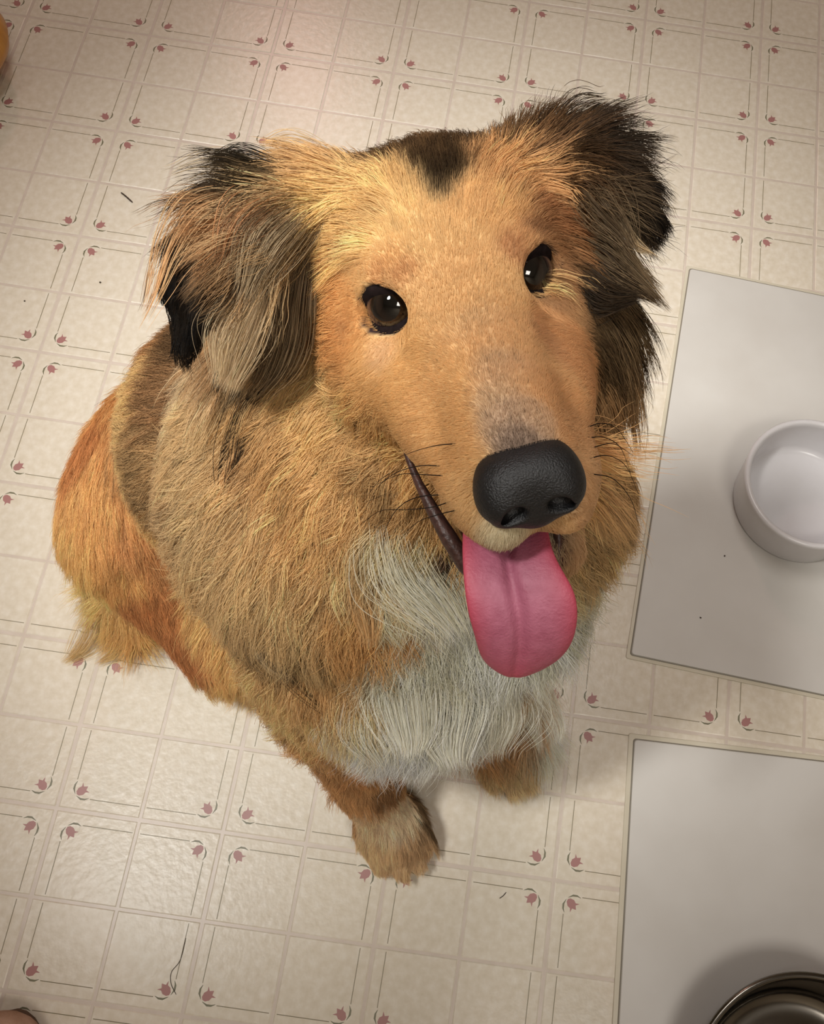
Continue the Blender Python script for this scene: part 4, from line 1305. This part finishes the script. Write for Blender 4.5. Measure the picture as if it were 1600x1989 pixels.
def feeding_mat(corner, ang, L, W, flange, label, up):
    root = empty('feeding_mat', (corner[0], corner[1], 0.0))
    root.rotation_euler = (0, 0, ang)
    prop(root, label, 'mat', 'feeding mats under the bowls')
    V, F = slab(L, W, 0.0014, 0.002, 0.0006)
    if not up:
        V = [(x, y - L, z) for x, y, z in V]
    mesh_obj('rim', V, F, rim_m, root, smooth=False)
    V, F = slab(L - 2 * flange, W - 2 * flange, 0.0024, 0.003, 0.0008)
    V = [(x + flange, y + flange - (0 if up else L), z) for x, y, z in V]
    mesh_obj('edge_line', V, F, line_m, root, smooth=False)
    f2 = flange + 0.0012
    V, F = slab(L - 2 * f2, W - 2 * f2, 0.0030, 0.003, 0.0008)
    V = [(x + f2, y + f2 - (0 if up else L), z) for x, y, z in V]
    mesh_obj('panel', V, F, mat_m, root, smooth=False)
    return root


feeding_mat((0.5045, 0.2165), -math.atan2(0.030, 0.473), 0.478, 0.33, 0.0035, 'flat pale grey mat under the white ceramic bowl', True)
feeding_mat((0.5140, 0.1430), math.atan2(0.007, 0.254), 0.44, 0.33, 0.0045, 'flat pale grey mat under the steel bowl', False)

cer_m = noise_mat('white_glazed_ceramic', [(0.3, srgb(206, 203, 204)), (0.7, srgb(214, 212, 214))], scale=20, rough=0.22)
wb = empty('food_bowl', (0.670, 0.411, 0.003))
prop(wb, 'round white ceramic pet bowl with straight sides', 'bowl')
prof = [(0.0655, 0.0), (0.0675, 0.0012), (0.0680, 0.004), (0.0712, 0.0500), (0.0716, 0.0535), (0.0706, 0.0552), (0.0688, 0.0560), (0.0668, 0.0556), (0.0654, 0.0540), (0.0645, 0.0500), (0.0622, 0.0110), (0.0600, 0.0070), (0.0540, 0.0055), (0.02, 0.0052), (0.0005, 0.0052)]
V, F = lathe(prof)
mesh_obj('bowl', V, F, cer_m, wb)

st_m = material('polished_stainless_steel', srgb(112, 108, 102), 0.18, metal=1.0)
rub_m = material('black_rubber', srgb(30, 29, 28), 0.6)
sb = empty('steel_bowl', (0.678, -0.147, 0.003))
sb.scale = (1.1, 1.1, 1.0)
prop(sb, 'shiny stainless steel pet bowl with a rolled rim', 'bowl')
prof = [(0.078, 0.001), (0.080, 0.003), (0.082, 0.012), (0.0865, 0.052)]
for q in range(9):
    a = math.radians(180 - 220 * q / 8)
    prof.append((0.0895 + 0.0028 * math.cos(a), 0.0545 + 0.0028 * math.sin(a)))
prof += [(0.0870, 0.0540), (0.0855, 0.0480), (0.078, 0.016), (0.073, 0.0085), (0.064, 0.006), (0.052, 0.0062), (0.050, 0.0072), (0.02, 0.0076), (0.0005, 0.0077)]
V, F = lathe(prof, 96)
mesh_obj('bowl', V, F, st_m, sb)
V, F = lathe([(0.070, 0.0), (0.079, 0.0), (0.0795, 0.0012), (0.079, 0.0022), (0.070, 0.0022)], 72)
mesh_obj('rubber_ring', V, F, rub_m, sb)

# turned wooden furniture leg at the edge of the picture
wood_m = material('honey_wood', (1, 1, 1), 0.35)
nt = wood_m.node_tree
tc = nt.nodes.new('ShaderNodeTexCoord'); mp = nt.nodes.new('ShaderNodeMapping'); mp.inputs['Scale'].default_value = (60, 60, 4)
nz = nt.nodes.new('ShaderNodeTexNoise'); nz.inputs['Scale'].default_value = 1.0; nz.inputs['Detail'].default_value = 5
nt.links.new(tc.outputs['Object'], mp.inputs[0]); nt.links.new(mp.outputs[0], nz.inputs['Vector'])
cr = nt.nodes.new('ShaderNodeValToRGB')
cr.color_ramp.elements[0].position = 0.3; cr.color_ramp.elements[0].color = (*srgb(168, 108, 30), 1)
cr.color_ramp.elements[1].position = 0.7; cr.color_ramp.elements[1].color = (*srgb(206, 146, 58), 1)
nt.links.new(nz.outputs['Fac'], cr.inputs['Fac']); nt.links.new(cr.outputs['Color'], nt.nodes['Principled BSDF'].inputs['Base Color'])
lp = at_z(-104, 76, 0.055)
prof = [(0.030, 0.0), (0.034, 0.003), (0.036, 0.012), (0.050, 0.024), (0.064, 0.042), (0.068, 0.056), (0.064, 0.072), (0.050, 0.090), (0.038, 0.100), (0.040, 0.106), (0.040, 0.112), (0.032, 0.120), (0.027, 0.150), (0.025, 0.25), (0.028, 0.36), (0.034, 0.372), (0.034, 0.382), (0.028, 0.39), (0.030, 0.56), (0.036, 0.62), (0.036, 0.66), (0.0005, 0.66)]
stool = empty('stool', (lp[0] - 0.20, lp[1] + 0.14, 0))
prop(stool, 'honey coloured wooden stool with turned bulbous legs', 'stool')
V, F = lathe(prof, 48)
leg_me = None
for dx, dy in ((0.20, -0.14), (-0.22, -0.11), (0.02, 0.245)):
    if leg_me is None:
        o = mesh_obj('leg', V, F, wood_m, stool)
        leg_me = o.data
    else:
        o = bpy.data.objects.new('leg', leg_me)
        COL.objects.link(o)
        o.parent = stool
    o.location = (dx, dy, 0)
V, F = lathe([(0.0005, 0.640), (0.27, 0.640), (0.285, 0.646), (0.290, 0.656), (0.285, 0.668), (0.27, 0.674), (0.0005, 0.676)], 64)
mesh_obj('seat', V, F, wood_m, stool)

# soft slipper whose toe just reaches into the picture
slip_m = noise_mat('tan_felt', [(0.3, srgb(150, 118, 96)), (0.7, srgb(190, 156, 138))], scale=45, rough=0.95, bump=1.0, bump_scale=400, spec=0.1)
sole_m = material('brown_sole', srgb(84, 62, 46), 0.8)
sl = empty('slipper', (0.030, -0.285, 0.0))
prop(sl, 'soft pinkish tan slipper with its toe pointing at the dog', 'slipper')
sl.rotation_euler = (0, 0, math.radians(6))
sf = Field((-0.07, -0.15, -0.005), (0.07, 0.15, 0.11), 0.004, far=0.04)
sf.ell((0, 0.075, 0.026), (0.042, 0.048, 0.026), None, 0.03)
sf.ell((0, 0.0, 0.034), (0.041, 0.075, 0.036), None, 0.03)
sf.ell((0, -0.080, 0.034), (0.036, 0.050, 0.034), None, 0.03)
sf.ell((0, -0.065, 0.075), (0.027, 0.055, 0.050), None, 0.01, cut=True)
V, F = sf.mesh()
V[:, 2] = np.maximum(V[:, 2], 0.006)
o = np_mesh('upper', V, F, slip_m); o.parent = sl
V, F = [], []
n = 40
ol = []
for q in range(n):
    t = 2 * math.pi * q / n
    y = 0.124 * math.sin(t)
    w = 0.043 - 0.006 * max(0, -math.sin(t)) - 0.003 * math.cos(2 * t)
    ol.append((w * math.cos(t), y - 0.003))
V, F = revolve_free([[(x, y, 0.0) for x, y in ol], [(x * 1.02, y * 1.01, 0.004) for x, y in ol], [(x, y, 0.008) for x, y in ol]])
F.append(tuple(range(n))[::-1]); F.append(tuple(range(2 * n, 3 * n)))
mesh_obj('sole', V, F, sole_m, sl)

# crumbs and stray bits on the floor
bit_m = material('dark_brown_bit', srgb(62, 48, 38), 0.8)


def stick(name, pts, r, label, cat):
    P_ = smooth_path(np.array(pts), max(6, 4 * len(pts)))
    rings = []
    for k, p in enumerate(P_):
        a = P_[max(k - 1, 0)]; b = P_[min(k + 1, len(P_) - 1)]
        t = (b - a) / np.linalg.norm(b - a)
        u = np.cross(t, UP); u /= np.linalg.norm(u)
        v = np.cross(u, t)
        rr = r * (0.55 if k in (0, len(P_) - 1) else 1)
        rings.append([p + rr * (u * math.cos(q) + v * math.sin(q)) for q in np.linspace(0, 2 * math.pi, 7, endpoint=False)])
    V, F = revolve_free(rings)
    F.append(tuple(range(7))); F.append(tuple(range(len(V) - 7, len(V))))
    o = mesh_obj(name, V, F, bit_m)
    return prop(o, label, cat)


stick('splinter', [at_z(235, 374, .0010), at_z(245, 382, .0010), at_z(257, 393, .0010)], 0.0009, 'thin dark splinter lying alone on a tile', 'splinter')
stick('stray_hair', [at_z(361, 1822, .0004), at_z(350, 1865, .0004), at_z(333, 1888, .0004), at_z(332, 1910, .0004), at_z(342, 1932, .0004)], 0.0003, 'fine loop of loose hair beside a printed line', 'hair')
stick('stray_fiber', [at_z(970, 1745, .0004), at_z(977, 1740, .0004), at_z(983, 1733, .0004)], 0.0004, 'short dark fibre on the tile near the paw', 'fibre')


def crumb(x, y, z, r, label):
    bm = bmesh.new()
    bmesh.ops.create_icosphere(bm, subdivisions=1, radius=r)
    for v in bm.verts:
        v.co *= 0.75 + 0.5 * random.random()
        v.co.z *= 0.6
    me = bpy.data.meshes.new('crumb'); bm.to_mesh(me); bm.free()
    me.materials.append(bit_m)
    o = bpy.data.objects.new('crumb', me); COL.objects.link(o)
    p = at_z(x, y, z)
    o.location = (p[0], p[1], z + r * 0.45)
    prop(o, label, 'crumb', 'crumbs')


crumb(1407, 1080, .003, .0011, 'tiny dark crumb on the mat beside the white bowl')
crumb(1360, 1200, .003, .0010, 'tiny dark crumb on the mat away from the white bowl')
crumb(195, 549, 0, .0013, 'brown crumb on a tile beside the dog ear')
crumb(48, 585, 0, .0010, 'brown crumb on a tile far from the dog')
